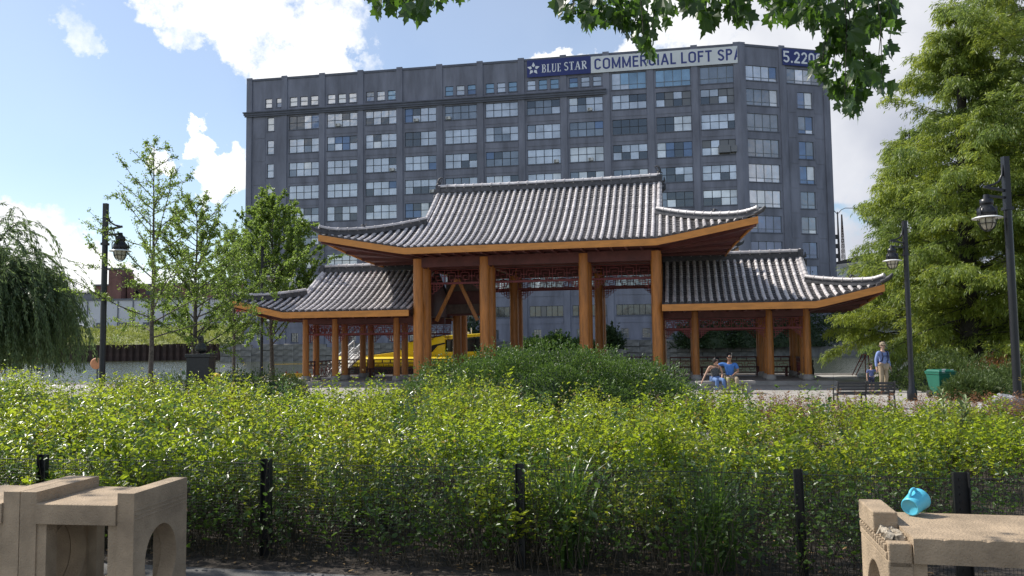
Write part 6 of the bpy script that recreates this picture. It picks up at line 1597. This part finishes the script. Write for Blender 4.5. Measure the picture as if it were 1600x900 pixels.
# ------------------------------------------------------------------ people
def person(lab,loc,rz,J,skin,top,bottom,hair='hair_black',scale=1,sleeve='short',long_hair=False,glasses=False,hat=None,pack=False,female=False,shoes='hair_black',shorts=False,pack_m='navy'):
    root=thing('person',lab,'person',loc,rz); root.scale=(scale,)*3
    V=lambda k:Vector(J[k])
    vs=[];es=[]
    def a(p,r): vs.append((tuple(p),r)); return len(vs)-1
    sh=.17 if not female else .15
    pel=a(V('pelvis'),(.13,.10)); sp=a(V('pelvis').lerp(V('chest'),.5),(.115,.09)); ch=a(V('chest'),(.14,.10)); nk=a(V('neck'),.052)
    hd=V('head'); f=(V('face')-hd).normalized(); upv=(hd-V('neck')).normalized()
    jaw=a(hd-upv*.055+f*.018,(.055,.062)); h1=a(hd+upv*.02,(.072,.085)); h2=a(hd+upv*.095-f*.005,(.062,.075)); nose=a(hd+f*.088-upv*.012,.013)
    es+= [(pel,sp),(sp,ch),(ch,nk),(nk,jaw),(jaw,h1),(h1,h2),(h1,nose)]
    side=upv.cross(f).normalized()
    for s in(-1,1): e=a(hd+side*s*.078-upv*.005,.014); es.append((h1,e))
    arms=[];legs=[]
    for s,k in((1,'R'),(-1,'L')):
        s_=a(V('sh'+k),.052); el=a(V('el'+k),.040); wr=a(V('wr'+k),.027); es+= [(ch,s_),(s_,el),(el,wr)]
        d=(V('wr'+k)-V('el'+k)).normalized(); pal=a(V('wr'+k)+d*.055,(.034,.017)); es.append((wr,pal))
        sd_=d.cross(Vector((0,.3,1))).normalized()
        for q,(o,l) in enumerate(((-.024,.055),(-.008,.066),(.008,.063),(.024,.048))):
            b=V('wr'+k)+d*.078+sd_*o; f1=a(b,.0085); f2=a(b+d*l*.6-Vector((0,0,.006)),.0075); f3=a(b+d*l-Vector((0,0,.018)),.006); es+= [(pal,f1),(f1,f2),(f2,f3)]
        t1=a(V('wr'+k)+d*.035+sd_*.032*s,.010); t2=a(V('wr'+k)+d*.065+sd_*.05*s,.008); es+= [(pal,t1),(t1,t2)]
        hp=a(V('hip'+k),.085); kn=a(V('kn'+k),.055); an=a(V('an'+k),.036); to=a(V('an'+k)+(V('toe'+k)-V('an'+k))*1.0,.032); es+= [(pel,hp),(hp,kn),(kn,an),(an,to)]
    skin_mesh('body',skin,vs,es,root,1)
    # clothing follows the same joints
    vs=[];es=[]
    hem=V('pelvis')+Vector((0,0,-.02)); p0=a(V('pelvis')+Vector((0,0,.0)),(.155,.125)); p1=a(V('pelvis').lerp(V('chest'),.5),(.145,.115)); p2=a(V('chest'),(.165,.125)); p3=a(V('chest').lerp(V('neck'),.62),(.085,.075)); es+= [(p0,p1),(p1,p2),(p2,p3)]
    for k in'RL':
        if sleeve=='none': s_=a(V('chest').lerp(V('sh'+k),.75)+Vector((0,0,.01)),.058); es.append((p2,s_)); continue
        s_=a(V('sh'+k),.068); e=V('sh'+k).lerp(V('el'+k),.75) if sleeve=='short' else V('el'+k); e_=a(e,.062 if sleeve=='short' else .052); es+= [(p2,s_),(s_,e_)]
        if sleeve=='long': w_=a(V('el'+k).lerp(V('wr'+k),.93),.040); es.append((e_,w_))
    skin_mesh('shirt',top,vs,es,root,2,2)
    vs=[];es=[]
    p0=a(V('pelvis')+Vector((0,0,-.02)),(.15,.12))
    for k in'RL':
        hp=a(V('hip'+k),.10); kn=a(V('kn'+k),.072); es+= [(p0,hp),(hp,kn)]
        if not shorts: an=a(V('kn'+k).lerp(V('an'+k),.9),.055); es.append((kn,an))
    skin_mesh('trousers',bottom,vs,es,root,2)
    for k in'RL':
        d=(V('toe'+k)-V('an'+k)); skin_mesh('shoe',shoes,[(tuple(V('an'+k)+Vector((0,0,-.01))),.045),(tuple(V('an'+k)+d*.5),(.045,.038)),(tuple(V('toe'+k)),(.042,.03))],[(0,1),(1,2)],root,1)
    # hair
    if hair:
        hv=[(tuple(hd+upv*.060-f*.028),(.084,.086)),(tuple(hd+upv*.088+f*.012),(.064,.055)),(tuple(hd-upv*.0-f*.045),(.080,.060))]; he=[(0,1),(0,2)]
        if long_hair:
            hv+= [(tuple(hd-upv*.06-f*.055),(.10,.06)),(tuple(hd+upv*.01-f*.01+side*.085),.050),(tuple(hd+upv*.01-f*.01-side*.085),.050),(tuple(hd-upv*.07-f*.0+side*.088),.042),(tuple(hd-upv*.07-f*.0-side*.088),.042)]; he+= [(2,3),(2,4),(2,5),(4,6),(5,7)]
        skin_mesh('hair',hair,hv,he,root,2)
    if hat:
        R=Matrix((side,f,upv)).transposed(); mb=MB(); mb.lathe([(.096,.035),(.1,.07),(.085,.125),(.045,.15),(0,.155)],c=hd,n=18,R=R); mb.prism([(-.06,.05),(.06,.05),(.05,.17),(-.05,.17)],.045,.055,axis='z') if False else None
        vsb=[hd+R@Vector(q) for q in((-.07,.06,.05),(.07,.06,.05),(.05,.165,.045),(-.05,.165,.045),(-.07,.06,.058),(.07,.06,.058),(.05,.165,.053),(-.05,.165,.053))]; mb.add(vsb,[(0,1,2,3),(7,6,5,4),(0,4,5,1),(1,5,6,2),(2,6,7,3),(3,7,4,0)]); mb.build('cap',hat,root)
    R=Matrix((side,f,upv)).transposed(); mb=MB()
    if glasses: mb.box(hd+f*.083+side*.035+upv*.018,(.055,.012,.034),0,R); mb.box(hd+f*.083-side*.035+upv*.018,(.055,.012,.034),0,R); mb.box(hd+f*.085+upv*.026,(.03,.008,.01),0,R); mb.build('sunglasses','black_metal',root)
    else:
        for s in(-1,1): mb.box(hd+f*.080+side*.032*s+upv*.02,(.022,.01,.010),0,R)
        mb.build('eyes','hair_black',root,'stuff')
    mb=MB(); mb.box(hd+f*.080-upv*.048,(.042,.012,.010),0,R); mb.build('mouth','life_ring',root)
    if pack:
        c=V('chest'); mb=MB()
        for k in'RL':
            s_=V('chest').lerp(V('sh'+k),.62); mb.tube([s_+Vector((0,.10,.02)),s_+Vector((0,.03,.085)),s_+Vector((0,-.10,.04)),s_+Vector((0,-.135,-.12)),s_+Vector((0,-.10,-.26)),s_+Vector((.0,.05,-.30))],.022,6)
        mb.bar(c+Vector((-.11,-.14,-.02)),c+Vector((.11,-.14,-.02)),.02,.02); mb.build('backpack_strap',pack_m,root)
        skin_mesh('backpack',pack_m,[(tuple(c+Vector((0,.19,.06))),(.14,.08)),(tuple(c+Vector((0,.20,-.15))),(.16,.10)),(tuple(c+Vector((0,.19,-.3))),(.13,.08))],[(0,1),(1,2)],root,1)
    return root
def stand(**k):
    J=dict(pelvis=(0,0,.93),chest=(0,0,1.26),neck=(0,0,1.46),head=(0,-.01,1.58),face=(0,-1,1.58),shR=(.19,0,1.38),shL=(-.19,0,1.38),elR=(.25,.03,1.10),elL=(-.25,.03,1.10),wrR=(.26,-.05,.86),wrL=(-.26,-.05,.86),hipR=(.09,0,.88),hipL=(-.09,0,.88),knR=(.10,-.03,.49),knL=(-.10,-.02,.49),anR=(.10,.04,.08),anL=(-.11,.02,.08),toeR=(.12,-.12,.04),toeL=(-.13,-.13,.04)); J.update(k); return J
def sit(**k):
    J=dict(pelvis=(0,0,.52),chest=(0,.02,.84),neck=(0,.01,1.03),head=(0,-.01,1.15),face=(0,-1,1.15),shR=(.18,.01,.96),shL=(-.18,.01,.96),elR=(.24,-.05,.70),elL=(-.24,-.05,.70),wrR=(.15,-.27,.60),wrL=(-.15,-.27,.60),hipR=(.09,-.04,.50),hipL=(-.09,-.04,.50),knR=(.12,-.44,.50),knL=(-.12,-.44,.50),anR=(.13,-.46,.09),anL=(-.12,-.42,.09),toeR=(.14,-.62,.04),toeL=(-.13,-.58,.04)); J.update(k); return J
def people():
    Y=28.2; pw=at(1118,600,Y); pm=at(1141,600,Y)
    root=thing('stone_seat','low backless stone seat the couple is sitting on','bench',((pw.x+pm.x)/2+.1,Y+.05,0)); mb=MB(); mb.b2((-1.0,-.2,.34),(1.0,.25,.43)); mb.b2((-.85,-.15,0),(-.6,.2,.339)); mb.b2((.6,-.15,0),(.85,.2,.339)); mb.build('slab','plinth_stone',root)
    person('seated woman with dark hair, dark floral top and jeans leaning on her arm',(pw.x,Y,-.01),math.radians(8),sit(head=(.03,-.03,1.13),face=(.25,-1,1.10),neck=(.02,0,1.02),wrL=(-.50,-.08,.47),elL=(-.33,0,.72),elR=(.22,-.1,.72),wrR=(.12,-.30,.58)),'skin','floral','jeans','hair_black',1.0,'none',True,True,female=True)
    person('seated man in a blue short-sleeved shirt and khaki trousers beside the woman',(pm.x,Y+.02,-.01),math.radians(-6),sit(head=(0,-.01,1.20),face=(-.25,-1,1.19),neck=(0,.01,1.07),chest=(0,.02,.87),shL=(-.2,.03,1.0),shR=(.2,.0,1.0),elL=(-.42,.10,.93),wrL=(-.60,.12,.80),elR=(.27,-.08,.74),wrR=(.10,-.26,.66),knR=(.17,-.42,.52),anR=(.14,-.40,.10)),'skin_tan','blue_shirt','khaki','hair_black',1.04,'short',False,True)
    pb=at(1381,600,28); person('standing man in a pale blue shirt with a backpack holding a child by the hand',(pb.x,28,0),math.radians(18),stand(wrL=(-.34,-.06,.84),elL=(-.28,.02,1.1),face=(-.3,-1,1.5),anR=(.13,.1,.08),toeR=(.16,-.05,.04)),'skin_pale','pale_blue_shirt','khaki','hair_brown',1.0,'long',False,False,hat='khaki',pack=True)
    pc=at(1362,600,27.8); person('small child in a blue and grey T-shirt beside the man with the backpack',(pc.x,27.8,0),math.radians(-15),stand(elR=(.30,0,1.22),wrR=(.42,.02,1.32),head=(0,-.01,1.60),face=(.1,-1,1.55)),'skin_pale','child_shirt','navy','hair_brown',.56,'short',False,False,shorts=True)
    py=at(339,600,21); person('person in a yellow cap and grey shirt sitting with their back to the hedge',(py.x,21,-.12),math.radians(172),sit(),'skin_tan','grey_shirt','jeans','hair_black',.98,'short',hat='yellow_cap')
    root=thing('stone_seat','low stone block under the person in the yellow cap','bench',(py.x,21.1,0)); mb=MB(); mb.b2((-.5,-.2,0),(.5,.25,.30)); mb.build('slab','plinth_stone',root)
    pd=at(1266,600,34.6); person('person in dark clothes half hidden behind the right end column',(pd.x,34.6,.0),math.radians(60),stand(knR=(.1,-.12,.5),anR=(.1,-.05,.08)),'skin_tan','navy','hair_black','hair_black',.97,'long')
people()
